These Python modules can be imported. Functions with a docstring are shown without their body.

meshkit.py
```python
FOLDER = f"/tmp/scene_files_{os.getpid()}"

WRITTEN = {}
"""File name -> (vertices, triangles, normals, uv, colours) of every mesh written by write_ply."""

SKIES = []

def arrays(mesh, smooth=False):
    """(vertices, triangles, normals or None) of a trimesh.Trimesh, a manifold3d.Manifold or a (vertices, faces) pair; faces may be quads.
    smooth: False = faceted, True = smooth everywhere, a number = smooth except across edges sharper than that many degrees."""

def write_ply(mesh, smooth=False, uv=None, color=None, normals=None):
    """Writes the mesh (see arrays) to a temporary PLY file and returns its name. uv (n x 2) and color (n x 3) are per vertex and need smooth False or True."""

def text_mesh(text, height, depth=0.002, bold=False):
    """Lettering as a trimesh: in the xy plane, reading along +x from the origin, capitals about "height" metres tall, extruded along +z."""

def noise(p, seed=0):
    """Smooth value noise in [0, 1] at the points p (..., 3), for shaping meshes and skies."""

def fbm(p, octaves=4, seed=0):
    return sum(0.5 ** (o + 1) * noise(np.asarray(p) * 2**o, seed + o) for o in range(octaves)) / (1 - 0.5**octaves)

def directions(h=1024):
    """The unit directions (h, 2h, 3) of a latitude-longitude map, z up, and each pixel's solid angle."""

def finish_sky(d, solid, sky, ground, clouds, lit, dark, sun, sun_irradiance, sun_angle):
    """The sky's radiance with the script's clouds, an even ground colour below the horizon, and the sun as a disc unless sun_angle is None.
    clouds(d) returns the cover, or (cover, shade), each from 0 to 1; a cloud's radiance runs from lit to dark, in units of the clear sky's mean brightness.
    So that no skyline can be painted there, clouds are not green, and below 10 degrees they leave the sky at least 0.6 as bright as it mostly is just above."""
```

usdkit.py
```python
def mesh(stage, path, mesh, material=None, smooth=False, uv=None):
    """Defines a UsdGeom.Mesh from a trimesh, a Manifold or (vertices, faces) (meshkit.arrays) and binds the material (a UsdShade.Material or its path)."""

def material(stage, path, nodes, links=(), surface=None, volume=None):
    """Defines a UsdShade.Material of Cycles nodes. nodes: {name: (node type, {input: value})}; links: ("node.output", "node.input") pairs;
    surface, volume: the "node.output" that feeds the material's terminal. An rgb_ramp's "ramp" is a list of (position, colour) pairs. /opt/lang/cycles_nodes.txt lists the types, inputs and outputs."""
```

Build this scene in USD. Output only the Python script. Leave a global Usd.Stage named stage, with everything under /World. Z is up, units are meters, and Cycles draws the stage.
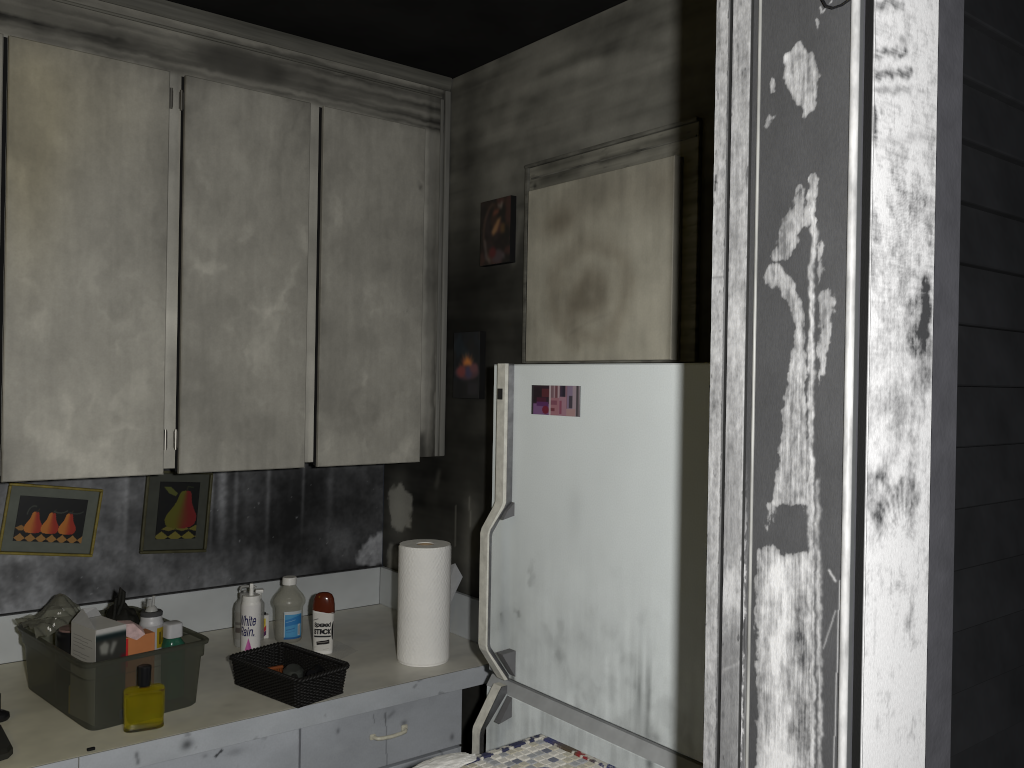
import math, numpy as np, trimesh, usdkit
from scipy.ndimage import gaussian_filter, map_coordinates
from PIL import Image, ImageDraw, ImageFont
from shapely.geometry import Polygon
from pxr import Usd, UsdGeom, UsdLux, UsdShade, Gf, Sdf, Vt

# ------------------------------------------------------------------ camera, lights, exposure
stage = Usd.Stage.CreateInMemory()
UsdGeom.SetStageUpAxis(stage, UsdGeom.Tokens.z)
UsdGeom.SetStageMetersPerUnit(stage, 1.0)
UsdGeom.Xform.Define(stage, '/World')
EYE = 1.561
FOC, YAW, PITCH, ROLL = 895.4, math.radians(38.327), math.radians(-0.094), math.radians(1.003)
F = np.array([math.sin(YAW) * math.cos(PITCH), math.cos(YAW) * math.cos(PITCH), math.sin(PITCH)])
R0 = np.array([math.cos(YAW), -math.sin(YAW), 0.0]); U0 = np.cross(R0, F)
CR = math.cos(ROLL) * R0 + math.sin(ROLL) * U0
CU = -math.sin(ROLL) * R0 + math.cos(ROLL) * U0
C0 = np.array([0, 0, EYE])
cam = UsdGeom.Camera.Define(stage, '/World/camera')
cam.AddTransformOp().Set(Gf.Matrix4d(*[float(x) for x in (*CR, 0, *CU, 0, *(-F), 0, *C0, 1)]))
cam.CreateHorizontalApertureAttr(36.0); cam.CreateVerticalApertureAttr(27.0)
cam.CreateFocalLengthAttr(FOC * 36.0 / 1024)
cam.CreateClippingRangeAttr(Gf.Vec2f(0.02, 50))
cam.CreateExposureAttr(0.0)
# the camera's flash, to the right of and above the lens
FLASH = C0 + 0.086 * R0 + 0.030 * np.array([0, 0, 1.0]) - 0.01 * F
fl = UsdLux.SphereLight.Define(stage, '/World/flash'); fl.AddTranslateOp().Set(Gf.Vec3d(*map(float, FLASH)))
fl.CreateRadiusAttr(0.016); fl.CreateIntensityAttr(1.92 / 0.016 ** 2); fl.CreateColorAttr(Gf.Vec3f(1.0, 0.99, 0.965)); fl.CreateNormalizeAttr(False)
# a weak warm bulb further left in the kitchen
lamp = UsdLux.SphereLight.Define(stage, '/World/kitchen_bulb'); lamp.AddTranslateOp().Set(Gf.Vec3d(-0.75, 1.25, 2.10))
lamp.CreateRadiusAttr(0.05); lamp.CreateIntensityAttr(0.075 / 0.05 ** 2); lamp.CreateColorAttr(Gf.Vec3f(1.0, 0.74, 0.10)); lamp.CreateNormalizeAttr(False)
dome = UsdLux.DomeLight.Define(stage, '/World/sky'); dome.CreateIntensityAttr(0.006); dome.CreateColorAttr(Gf.Vec3f(0.55, 0.7, 1.0))

# ------------------------------------------------------------------ helpers
LOOK = '/World/Looks'
UsdGeom.Scope.Define(stage, LOOK)
rng = np.random.default_rng(7)

def ray(px, py):
    return F + (px - 512) / FOC * CR + (384 - py) / FOC * CU
def at_plane(px, py, o, n):
    d = ray(px, py); return C0 + d * (np.dot(o - C0, n) / np.dot(d, n))
def at_x(px, py, x): return at_plane(px, py, np.array([x, 0, 0.]), np.array([1., 0, 0]))
def at_y(px, py, y): return at_plane(px, py, np.array([0, y, 0.]), np.array([0, 1., 0]))
def at_z(px, py, z): return at_plane(px, py, np.array([0, 0, float(z)]), np.array([0, 0, 1.]))

used = {}
def path_for(name, parent):
    base = str(parent.GetPath()) if parent is not None else '/World'
    k = (base, name); n = used.get(k, 0); used[k] = n + 1
    return f'{base}/{name}' + (f'_{n:03d}' if n else '')
def tag(p, label=None, cat=None, group=None, kind=None):
    for k, v in (('label', label), ('category', cat), ('group', group), ('kind', kind)):
        if v: p.SetCustomDataByKey(k, v)
    return p
INV = {}
def thing(name, label, cat, loc=(0, 0, 0), rotz=0, group=None, kind=None):
    x = UsdGeom.Xform.Define(stage, path_for(name, None))
    x.AddTranslateOp().Set(Gf.Vec3d(*map(float, loc)))
    if rotz: x.AddRotateZOp().Set(float(math.degrees(rotz)))
    c, s = math.cos(rotz), math.sin(rotz)
    M = np.eye(4); M[:2, :2] = [[c, -s], [s, c]]; M[:3, 3] = loc
    INV[str(x.GetPath())] = np.linalg.inv(M)
    return tag(x.GetPrim(), label, cat, group, kind)
def arr(m): return (np.array(m.vertices), np.array(m.faces)) if hasattr(m, 'vertices') else (np.asarray(m[0], float), np.asarray(m[1], int))
def part(name, m, mat, parent=None, local=False, smooth=False, label=None, kind=None, col=None):
    """One Mesh prim. m in world coordinates unless local; col: per-vertex linear colours."""
    v, f = arr(m)
    if parent is not None and not local:
        M = INV['/'.join(str(parent.GetPath()).split('/')[:3])]
        v = v @ M[:3, :3].T + M[:3, 3]
    p = path_for(name, parent)
    g = usdkit.mesh(stage, p, trimesh.Trimesh(v, f, process=False) if col is None else (v, f), mat, smooth=smooth)
    if col is not None:
        UsdGeom.PrimvarsAPI(g).CreatePrimvar('Col', Sdf.ValueTypeNames.Color3fArray, 'vertex').Set(Vt.Vec3fArray.FromNumpy(np.clip(col, 0, 1).astype(np.float32)))
    return tag(g.GetPrim(), label, None, None, kind)
def single(name, m, mat, label, cat, group=None, smooth=False, col=None, kind=None):
    p = part(name, m, mat, None, True, smooth, None, None, col); return tag(p, label, cat, group, kind)

def lin(r, g, b):
    c = np.array([r, g, b]) / 255.0
    return tuple(np.where(c < 0.04045, c / 12.92, ((c + 0.055) / 1.055) ** 2.4))
mats = {}
def solid(name, c, rough=0.6, spec=0.4, metal=0.0, var=0.12, scale=30, bump=0.0, bscale=200, stretch=(1, 1, 1), **kw):
    """Principled with a little procedural mottling."""
    c = np.array(c, float)
    n = {'g': ('geometry', {}), 'mp': ('mapping', {'scale': stretch}),
         'n': ('noise_texture', {'scale': scale, 'detail': 4, 'roughness': 0.6}),
         'r': ('rgb_ramp', {'ramp': [(0.25, tuple(c * (1 - var))), (0.75, tuple(np.minimum(c * (1 + var), 1)))]}),
         'p': ('principled_bsdf', {'roughness': rough, 'specular_ior_level': spec, 'metallic': metal, **kw})}
    l = [('g.position', 'mp.vector'), ('mp.vector', 'n.vector'), ('n.fac', 'r.fac'), ('r.color', 'p.base_color')]
    if bump:
        n['n2'] = ('noise_texture', {'scale': bscale, 'detail': 3})
        n['b'] = ('bump', {'strength': bump, 'distance': 0.002})
        l += [('mp.vector', 'n2.vector'), ('n2.fac', 'b.height'), ('b.normal', 'p.normal')]
    mats[name] = usdkit.material(stage, f'{LOOK}/{name}', n, l, surface='p.BSDF'); return mats[name]
def painted(name, rough=0.6, spec=0.3, bump=0.15, bscale=300, stretch=(1, 1, 1), var=0.1):
    """Base colour from the mesh's own stain colours (Col), fine grain from noise."""
    n = {'a': ('attribute', {'attribute': 'Col'}), 'g': ('geometry', {}), 'mp': ('mapping', {'scale': stretch}),
         'n': ('noise_texture', {'scale': bscale, 'detail': 4, 'roughness': 0.65}),
         'r': ('rgb_ramp', {'ramp': [(0.3, (1 - var,) * 3), (0.7, (1.0,) * 3)]}),
         'm': ('mix', {'mix_type': 'multiply', 'fac': 1.0}),
         'b': ('bump', {'strength': bump, 'distance': 0.001}),
         'p': ('principled_bsdf', {'roughness': rough, 'specular_ior_level': spec})}
    l = [('g.position', 'mp.vector'), ('mp.vector', 'n.vector'), ('n.fac', 'r.fac'), ('a.color', 'm.color1'), ('r.color', 'm.color2'), ('m.color', 'p.base_color'), ('n.fac', 'b.height'), ('b.normal', 'p.normal')]
    mats[name] = usdkit.material(stage, f'{LOOK}/{name}', n, l, surface='p.BSDF'); return mats[name]
def clear(name, tint, body, fac, rough=0.15, spec=0.5, trans=0.0):
    """See-through plastic or glass: tinted transparency mixed with a body colour."""
    n = {'t': ('transparent_bsdf', {'color': tint}), 'p': ('principled_bsdf', {'base_color': body, 'roughness': rough, 'specular_ior_level': spec}), 'm': ('mix_closure', {'fac': fac})}
    l = [('t.BSDF', 'm.closure1'), ('p.BSDF', 'm.closure2')]
    mats[name] = usdkit.material(stage, f'{LOOK}/{name}', n, l, surface='m.closure'); return mats[name]

# ---- shapes
def cat_(ms): return trimesh.util.concatenate([trimesh.Trimesh(*arr(m), process=False) for m in ms])
def box(a, b):
    a, b = np.minimum(a, b).astype(float), np.maximum(a, b).astype(float)
    m = trimesh.creation.box(b - a); m.apply_translation((a + b) / 2); return m
def rbox(a, b, r=0.003):
    """Box with rounded edges, between two corners."""
    a, b = np.minimum(a, b).astype(float), np.maximum(a, b).astype(float)
    r = min(r, 0.49 * (b - a).min())
    d = np.array([(x, y, z) for x in (-1, 0, 1) for y in (-1, 0, 1) for z in (-1, 0, 1) if (x, y, z) != (0, 0, 0)], float)
    d /= np.linalg.norm(d, axis=1)[:, None]
    pts = []
    for c in np.ndindex(2, 2, 2):
        k = np.where(c, b - r, a + r); s = np.where(c, 1, -1)
        pts.append(k + r * d[((d * s) >= -1e-9).all(1)])
    return trimesh.convex.convex_hull(np.vstack(pts))
def tube(pts, r, n=8, closed=False):
    pts = np.asarray(pts, float); N = len(pts)
    rr = np.full(N, r) if np.ndim(r) == 0 else np.asarray(r)
    t = np.roll(pts, -1, 0) - np.roll(pts, 1, 0)
    if not closed: t[0] = pts[1] - pts[0]; t[-1] = pts[-1] - pts[-2]
    t /= np.linalg.norm(t, axis=1)[:, None] + 1e-12
    up = np.array([0, 0, 1.0]) if abs(t[:, 2]).mean() < 0.8 else np.array([1.0, 0, 0])
    s = np.cross(t, up); s /= np.linalg.norm(s, axis=1)[:, None] + 1e-12
    w = np.cross(s, t)
    a = np.arange(n) / n * 2 * np.pi
    v = (pts[:, None] + rr[:, None, None] * (np.cos(a)[None, :, None] * s[:, None] + np.sin(a)[None, :, None] * w[:, None])).reshape(-1, 3)
    f = []
    for i in range(N if closed else N - 1):
        j = (i + 1) % N
        for k in range(n):
            l = (k + 1) % n
            f += [(i * n + k, i * n + l, j * n + l), (i * n + k, j * n + l, j * n + k)]
    if not closed:
        for e, o in ((0, 1), (N - 1, -1)):
            c = len(v); v = np.vstack([v, pts[e]])
            f += [(c, e * n + (k + 1) % n, e * n + k)[::o] for k in range(n)]
    return trimesh.Trimesh(v, np.array(f), process=False)
def ring(a, b, n, p=2.0):
    t = np.arange(n) / n * 2 * np.pi
    c, s = np.cos(t), np.sin(t)
    return np.stack([a * np.sign(c) * abs(c) ** (2 / p), b * np.sign(s) * abs(s) ** (2 / p)], 1)
def loft(sec, n=48, caps=True):
    """sec: (z, half width, half depth, exponent[, dx, dy]) from bottom to top."""
    v, f = [], []
    for s in sec:
        q = ring(s[1], s[2], n, s[3]); q = q + (np.array(s[4:6]) if len(s) > 4 else 0)
        v.append(np.column_stack([q, np.full(n, s[0])]))
    v = np.vstack(v); m = len(sec)
    for i in range(m - 1):
        for k in range(n):
            l = (k + 1) % n
            f += [(i * n + k, i * n + l, (i + 1) * n + l), (i * n + k, (i + 1) * n + l, (i + 1) * n + k)]
    if caps:
        for i, o in ((0, -1), (m - 1, 1)):
            c = len(v); v = np.vstack([v, v[i * n:(i + 1) * n].mean(0)])
            f += [(c, i * n + k, i * n + (k + 1) % n)[::o] for k in range(n)]
    return trimesh.Trimesh(v, np.array(f), process=False)
def prism(poly2, axis, lo, hi):
    """Extrudes a 2D polygon. axis 'y': polygon in (x, z); 'x': polygon in (y, z); 'z': (x, y)."""
    m = trimesh.creation.extrude_polygon(Polygon(poly2), hi - lo, engine='earcut')
    v = np.array(m.vertices); q = v.copy()
    if axis == 'y': q = np.column_stack([v[:, 0], v[:, 2] + lo, v[:, 1]])
    elif axis == 'x': q = np.column_stack([v[:, 2] + lo, v[:, 0], v[:, 1]])
    else: q[:, 2] += lo
    m = trimesh.Trimesh(q, m.faces, process=False)
    m.fix_normals(); return m
def grid_faces(ny, nx):
    i = np.arange(ny * nx).reshape(ny, nx)
    a, b, c, d = i[:-1, :-1].ravel(), i[:-1, 1:].ravel(), i[1:, 1:].ravel(), i[1:, :-1].ravel()
    return np.vstack([np.column_stack([a, b, c]), np.column_stack([a, c, d])])

class Sheet:
    """A flat painted face (with sides and back) whose stains are worked out on its own grid. o: lower corner, u: along, v: up; the face looks along u x v."""
    def __init__(s, o, u, v, W, H, res):
        s.o, s.u, s.v = np.array(o, float), np.array(u, float), np.array(v, float)
        s.n = np.cross(s.u, s.v); s.W, s.H = W, H
        s.nx, s.ny = max(int(round(W / res)), 2) + 1, max(int(round(H / res)), 2) + 1
        s.rx, s.ry = W / (s.nx - 1), H / (s.ny - 1)
        s.x = np.linspace(0, W, s.nx)[None, :] * np.ones((s.ny, 1)); s.y = np.linspace(0, H, s.ny)[:, None] * np.ones((1, s.nx))
    def ij(s, pts):
        q = np.array([at_plane(a, b, s.o, s.n) - s.o for a, b in pts])
        return [(float(a), float(b)) for a, b in zip(q @ s.u / s.rx, q @ s.v / s.ry)]
    def blur(s, a, m): return gaussian_filter(a, (m / s.ry, m / s.rx), mode='nearest') if m > 0 else a
    def poly(s, pts, soft=0.002, raw=False):
        im = Image.new('L', (s.nx, s.ny)); ImageDraw.Draw(im).polygon(pts if raw else s.ij(pts), fill=255)
        return s.blur(np.asarray(im, float) / 255, soft)
    def line(s, pts, w, soft=0.002):
        im = Image.new('L', (s.nx, s.ny)); ImageDraw.Draw(im).line(s.ij(pts), fill=255, width=max(1, int(round(w / s.rx))), joint='curve')
        return s.blur(np.asarray(im, float) / 255, soft)
    def blob(s, px, py, rx, ry):
        (i, j), = s.ij([(px, py)])
        return np.exp(-((s.x - i * s.rx) / rx) ** 2 - ((s.y - j * s.ry) / ry) ** 2)
    def noise(s, lx, ly, seed, octv=3):
        r = np.random.default_rng(seed); out = 0
        for k in range(octv):
            a = gaussian_filter(r.standard_normal((s.ny, s.nx)), (max(ly / 2 ** k / s.ry, .4), max(lx / 2 ** k / s.rx, .4)), mode='reflect')
            out = out + a / (a.std() + 1e-9) * 0.6 ** k
        return out / out.std()
    def warp(s, a, amp, size, seed):
        d = [s.noise(size, size, seed + q, 3) * amp for q in (0, 1)]
        I, J = np.indices(a.shape)
        return map_coordinates(a, [I + d[0] / s.ry, J + d[1] / s.rx], order=1, mode='nearest')
    def build(s, name, col, mat, parent=None, thick=0.01, relief=None, edge=0.0012, label=None, hole=None, side=None):
        P = s.o + s.x[..., None] * s.u + s.y[..., None] * s.v
        if relief is not None: P = P + relief[..., None] * s.n
        col = np.broadcast_to(np.asarray(col, float), (s.ny, s.nx, 3))
        P = np.pad(P, ((2, 2), (2, 2), (0, 0)), mode='edge'); col = np.pad(col, ((2, 2), (2, 2), (0, 0)), mode='edge')
        e = edge
        ny, nx = P.shape[:2]
        I, J = np.indices((ny, nx))
        inner = (I > 1) & (I < ny - 2) & (J > 1) & (J < nx - 2)
        ring1 = ~inner
        gi = (I > 1) & (I < ny - 2); gj = (J > 1) & (J < nx - 2)
        P[ring1] -= e * s.n
        P[2, gj[2]] += 0
        # the face is pulled in by the edge radius so the outline keeps its size
        P[2, :] += e * s.v; P[-3, :] -= e * s.v; P[:, 2] += e * s.u; P[:, -3] -= e * s.u
        if side is not None: col = np.array(col); col[ring1] = side
        outer = (I == 0) | (J == 0) | (I == ny - 1) | (J == nx - 1)
        P[outer] -= max(thick - e, 0) * s.n
        # rows/columns 1 and 0 back to the true outline
        f = grid_faces(ny, nx)
        if hole is not None:
            h = np.pad(hole, 2).ravel(); f = f[~h[f].any(1)]
        v = P.reshape(-1, 3)
        c = [0, nx - 1, ny * nx - 1, (ny - 1) * nx]
        if hole is None: f = np.vstack([f, [[c[0], c[2], c[1]], [c[0], c[3], c[2]]]])
        return part(name, (v, f), mat, parent, False, False, label, None, col.reshape(-1, 3))
def mix(a, b, t):
    a, b = np.asarray(a, float), np.asarray(b, float); return a + (b - a) * np.clip(t, 0, 1)[..., None]
def sstep(x, a, b):
    t = np.clip((x - a) / (b - a), 0, 1); return t * t * (3 - 2 * t)
def img_sheet(name, im, o, u, v, W, H, mat, parent, thick=0.001, label=None, gain=1.0, edge=0.0002):
    """A flat print: a drawing made above becomes the face's colours (row 0 of the drawing is the top)."""
    a = np.asarray(im.convert('RGB'), float)[::-1] / 255
    a = np.where(a < 0.04045, a / 12.92, ((a + 0.055) / 1.055) ** 2.4) * gain
    s = Sheet(o, u, v, W, H, W / (a.shape[1] - 1)); s.ny, s.nx = a.shape[:2]
    s.x = np.linspace(0, W, s.nx)[None, :] * np.ones((s.ny, 1)); s.y = np.linspace(0, H, s.ny)[:, None] * np.ones((1, s.nx))
    return s.build(name, a, mat, parent, thick, None, edge, label)
def wrap(name, im, sec, t0, t1, z0, z1, mat, parent, off=0.0004, gain=1.0, rz=0.0, label=None):
    """A label wrapped on a lofted body (local coordinates), from angle t0 to t1 (degrees, counter-clockwise seen from above)."""
    a = np.asarray(im.convert('RGB'), float)[::-1] / 255
    a = np.where(a < 0.04045, a / 12.92, ((a + 0.055) / 1.055) ** 2.4) * gain
    ny, nx = a.shape[:2]
    sec = np.array([q[:4] for q in sec]); Z = np.linspace(z0, z1, ny)
    A, B, Pw = (np.interp(Z, sec[:, 0], sec[:, k]) for k in (1, 2, 3))
    t = np.radians(np.linspace(t0, t1, nx)); c, sn = np.cos(t), np.sin(t)
    x = (A[:, None] + off) * np.sign(c) * abs(c) ** (2 / Pw[:, None]); y = (B[:, None] + off) * np.sign(sn) * abs(sn) ** (2 / Pw[:, None])
    v = np.stack([x, y, Z[:, None] * np.ones(nx)], -1).reshape(-1, 3)
    return part(name, (v, grid_faces(ny, nx)), mat, parent, True, True, label, None, a.reshape(-1, 3))
def font(n): return ImageFont.load_default(n)
def slanted(text, size, fill, bg, shear=0.2, bold=1):
    im = Image.new('RGB', (int(size * len(text) * 0.75) + 20, int(size * 1.4)), bg)
    ImageDraw.Draw(im).text((size * 0.3 + 4, 0), text, fill, font(size), stroke_width=bold, stroke_fill=fill)
    im = im.transform(im.size, Image.AFFINE, (1, shear, -shear * im.size[1] * 0.5, 0, 1, 0), Image.BILINEAR, fillcolor=bg)
    a = np.abs(np.asarray(im, int) - np.array(bg)).sum(2) > 60
    i, j = np.nonzero(a); return im.crop((j.min(), i.min(), j.max() + 1, i.max() + 1))

# ------------------------------------------------------------------ materials
soot_paint = painted('soot_stained_paint', 0.55, 0.25, 0.12, 260)
soot_wall = painted('soot_covered_wall', 0.7, 0.15, 0.10, 180)
soot_splash = painted('soot_gloss_wall', 0.42, 0.3, 0.15, 90)
jamb_paint = painted('scraped_jamb_paint', 0.55, 0.2, 0.25, 900, (1, 1, 0.25), 0.25)
enamel = painted('fridge_enamel', 0.35, 0.4, 0.10, 350)
laminate = painted('counter_laminate', 0.4, 0.4, 0.05, 400)
print_mat = painted('printed_paper', 0.45, 0.3, 0.0, 300, var=0.04)
gloss_print = painted('gloss_print', 0.3, 0.4, 0.0, 300, var=0.04)
black_soot = solid('black_soot', (0.010, 0.010, 0.010), 0.85, 0.1, var=0.4, scale=6)
shade_black = solid('gap_shade_black', (0.012, 0.012, 0.012), 0.9, 0.05)
dark_grey_paint = solid('dark_grey_paint', (0.070, 0.070, 0.079), 0.7, 0.2, var=0.2, scale=25, bump=0.2)
siding_mat = solid('dark_siding_paint', (0.0105, 0.0108, 0.012), 0.7, 0.2, var=0.35, scale=14, bump=0.2, bscale=60)
floor_mat = solid('sooty_floor', (0.045, 0.042, 0.036), 0.7, 0.2, var=0.4, scale=9)
plain_wall = solid('sooty_plaster', (0.040, 0.039, 0.032), 0.8, 0.15, var=0.3, scale=5)
cab_side = solid('cabinet_carcass_paint', (0.26, 0.255, 0.235), 0.6, 0.2, var=0.25, scale=8)
chrome = solid('chrome', (0.55, 0.55, 0.55), 0.25, 0.5, 1.0)
dull_nickel = solid('dull_nickel', (0.20, 0.19, 0.17), 0.4, 0.4, 0.8)
handle_white = solid('handle_paint', (0.62, 0.61, 0.55), 0.45, 0.4, var=0.2, scale=60)
gasket = solid('gasket_grey', (0.05, 0.05, 0.052), 0.7, 0.2)
towel_paper = solid('paper_towel', (0.83, 0.82, 0.79), 0.9, 0.1, var=0.03, bump=0.6, bscale=140)
cardboard = solid('cardboard', (0.30, 0.22, 0.14), 0.8, 0.1)
tub_mat = clear('smoky_tub_plastic', (0.62, 0.62, 0.54), (0.088, 0.092, 0.074), 0.46, 0.28)
bag_mat = clear('clear_bag_film', (0.62, 0.62, 0.55), (0.20, 0.20, 0.165), 0.5, 0.2)
frosted = clear('frosted_plastic', (0.85, 0.85, 0.80), (0.50, 0.49, 0.44), 0.34, 0.25)
frosted_grey = clear('grey_frosted_plastic', (0.75, 0.75, 0.72), (0.40, 0.40, 0.38), 0.6, 0.3)
yellow_glass = usdkit.material(stage, f'{LOOK}/yellow_bottle_glass', {'p': ('principled_bsdf', {'base_color': (0.93, 0.91, 0.62), 'transmission_weight': 1.0, 'roughness': 0.03, 'ior': 1.45})}, [], surface='p.BSDF')
yellow_liquid = usdkit.material(stage, f'{LOOK}/yellow_liquid', {'p': ('principled_bsdf', {'base_color': (0.86, 0.78, 0.06), 'transmission_weight': 0.80, 'roughness': 0.04, 'ior': 1.15})}, [], surface='p.BSDF')
green_plastic = clear('green_bottle_plastic', (0.10, 0.30, 0.20), (0.03, 0.14, 0.09), 0.6, 0.2)
film_mat = clear('clear_film', (0.985, 0.985, 0.985), (0.7, 0.7, 0.7), 0.10, 0.15)
white_plastic = solid('white_plastic', (0.72, 0.71, 0.68), 0.4, 0.4, var=0.04)
grey_plastic = solid('grey_plastic', (0.28, 0.28, 0.27), 0.4, 0.4, var=0.1)
black_plastic = solid('black_plastic', (0.008, 0.008, 0.009), 0.28, 0.5, var=0.1)
black_cloth = solid('black_mesh_fabric', (0.010, 0.010, 0.008), 0.75, 0.2, var=0.4, bump=0.6, bscale=250)
wicker = solid('black_wicker', (0.006, 0.0055, 0.005), 0.55, 0.3, var=0.4, scale=120)
cap_brown = solid('red_brown_cap', (0.095, 0.019, 0.008), 0.15, 0.5, var=0.15)
orange_card = solid('orange_card', (0.40, 0.15, 0.055), 0.6, 0.3, var=0.08)
pink_card = solid('pink_card', (0.48, 0.34, 0.33), 0.6, 0.3, var=0.25, scale=90)
red_plastic = solid('red_plastic', (0.40, 0.02, 0.02), 0.35, 0.4)
yellow_plastic = solid('yellow_plastic', (0.55, 0.42, 0.05), 0.4, 0.4)
blue_plastic = solid('blue_plastic', (0.03, 0.05, 0.25), 0.4, 0.4)
orange_plastic = solid('dark_orange_plastic', (0.20, 0.055, 0.015), 0.4, 0.4)
gold_frame = solid('tarnished_gold', (0.20, 0.155, 0.025), 0.45, 0.4, var=0.5, scale=40)
olive_frame = solid('sooty_olive_frame', (0.06, 0.056, 0.026), 0.55, 0.3, var=0.4, scale=40)
cream_metal = solid('cream_painted_metal', (0.55, 0.53, 0.43), 0.4, 0.4, var=0.2, scale=90)
grout = solid('white_grout', (0.62, 0.61, 0.58), 0.9, 0.1, var=0.25, scale=160, bump=0.5, bscale=300)
tile_mats = [solid('tile_white', (0.62, 0.60, 0.55), 0.3, 0.4, var=0.1), solid('tile_cream', (0.50, 0.47, 0.38), 0.3, 0.4, var=0.1), solid('tile_grey', (0.33, 0.34, 0.36), 0.3, 0.4, var=0.15), solid('tile_slate', (0.13, 0.14, 0.19), 0.3, 0.4, var=0.15)]
tile_blue = solid('tile_blue', (0.05, 0.08, 0.24), 0.3, 0.4, var=0.2)
wood_dark = solid('dark_wood', (0.05, 0.04, 0.03), 0.6, 0.3)

# ------------------------------------------------------------------ large structure
CEIL, XR, YB = 2.363, 1.337, 2.29
YE, YI, XJ = 0.430, 0.594, 0.731          # outside and inside face of the doorway wall, and its jamb
st = lambda p: tag(p, kind='structure')
st(part('floor', box((-2.0, -1.6, -0.05), (2.4, 2.5, 0.0)), floor_mat))
st(part('ceiling', box((-2.0, YE + .02, CEIL), (2.0, 2.5, CEIL + .06)), black_soot))
st(part('wall_left', box((-2.06, YE + .02, 0), (-2.0, 2.5, CEIL)), plain_wall))

# back wall: dark sooty strip under the cabinets
s = Sheet((-0.75, YB, 0.95), (1, 0, 0), (0, 0, 1), XR + 0.75, 0.50, 0.003)
hz = s.y
m1, m2 = s.noise(.05, .05, 1, 4), s.noise(.008, .12, 2, 3)
c = 0.105 + 0.012 * m1 + 0.008 * m2
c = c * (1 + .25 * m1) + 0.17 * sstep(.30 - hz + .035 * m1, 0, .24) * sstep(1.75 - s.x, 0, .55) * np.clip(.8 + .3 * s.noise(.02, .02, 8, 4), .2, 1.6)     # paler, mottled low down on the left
c = c * (1 - 0.62 * s.blob(300, 520, .16, .12)) * (1 - 0.6 * s.blob(350, 500, .10, .10))
for px, w, k in ((126, .006, .10), (222, .012, .16), (236, .006, .07), (268, .006, .08), (120, .012, .07), (303, .004, .05), (212, .004, .10), (12, .01, .08), (330, .010, .04)):
    (i, j), = s.ij([(px, 500)])
    c = c + 1.35 * k * np.exp(-((s.x - i * s.rx - .02 * (hz - .3)) / w) ** 2) * sstep(hz, .10, .36)  # vertical gleams under the cabinet painted in as pale streaks
c = c + .30 * sstep(s.warp(s.poly([(384, 532), (384, 566), (352, 568), (360, 548), (372, 534)], .012), .006, .010, 301) + .08 * m1, .25, .9) + .08 * s.blob(345, 545, .05, .06)
c = c + .14 * sstep(s.noise(.003, .003, 5, 2), 2.6, 3.4)
c = c * (1 + .10 * s.noise(.004, .004, 9, 3))
cc = np.clip(c, .018, .42)[..., None] * np.array([0.97, 0.99, 1.04])
wb = thing('wall_back', None, None, (0, YB, 0), kind='structure')
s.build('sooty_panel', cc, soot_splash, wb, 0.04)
part('wall_surface', cat_([box((-2.0, YB + .002, 0), (XR, YB + .06, .95)), box((-2.0, YB + .002, 1.45), (XR, YB + .06, CEIL)), box((-2.0, YB + .002, .95), (-.75, YB + .06, 1.45))]), plain_wall, wb)
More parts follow.
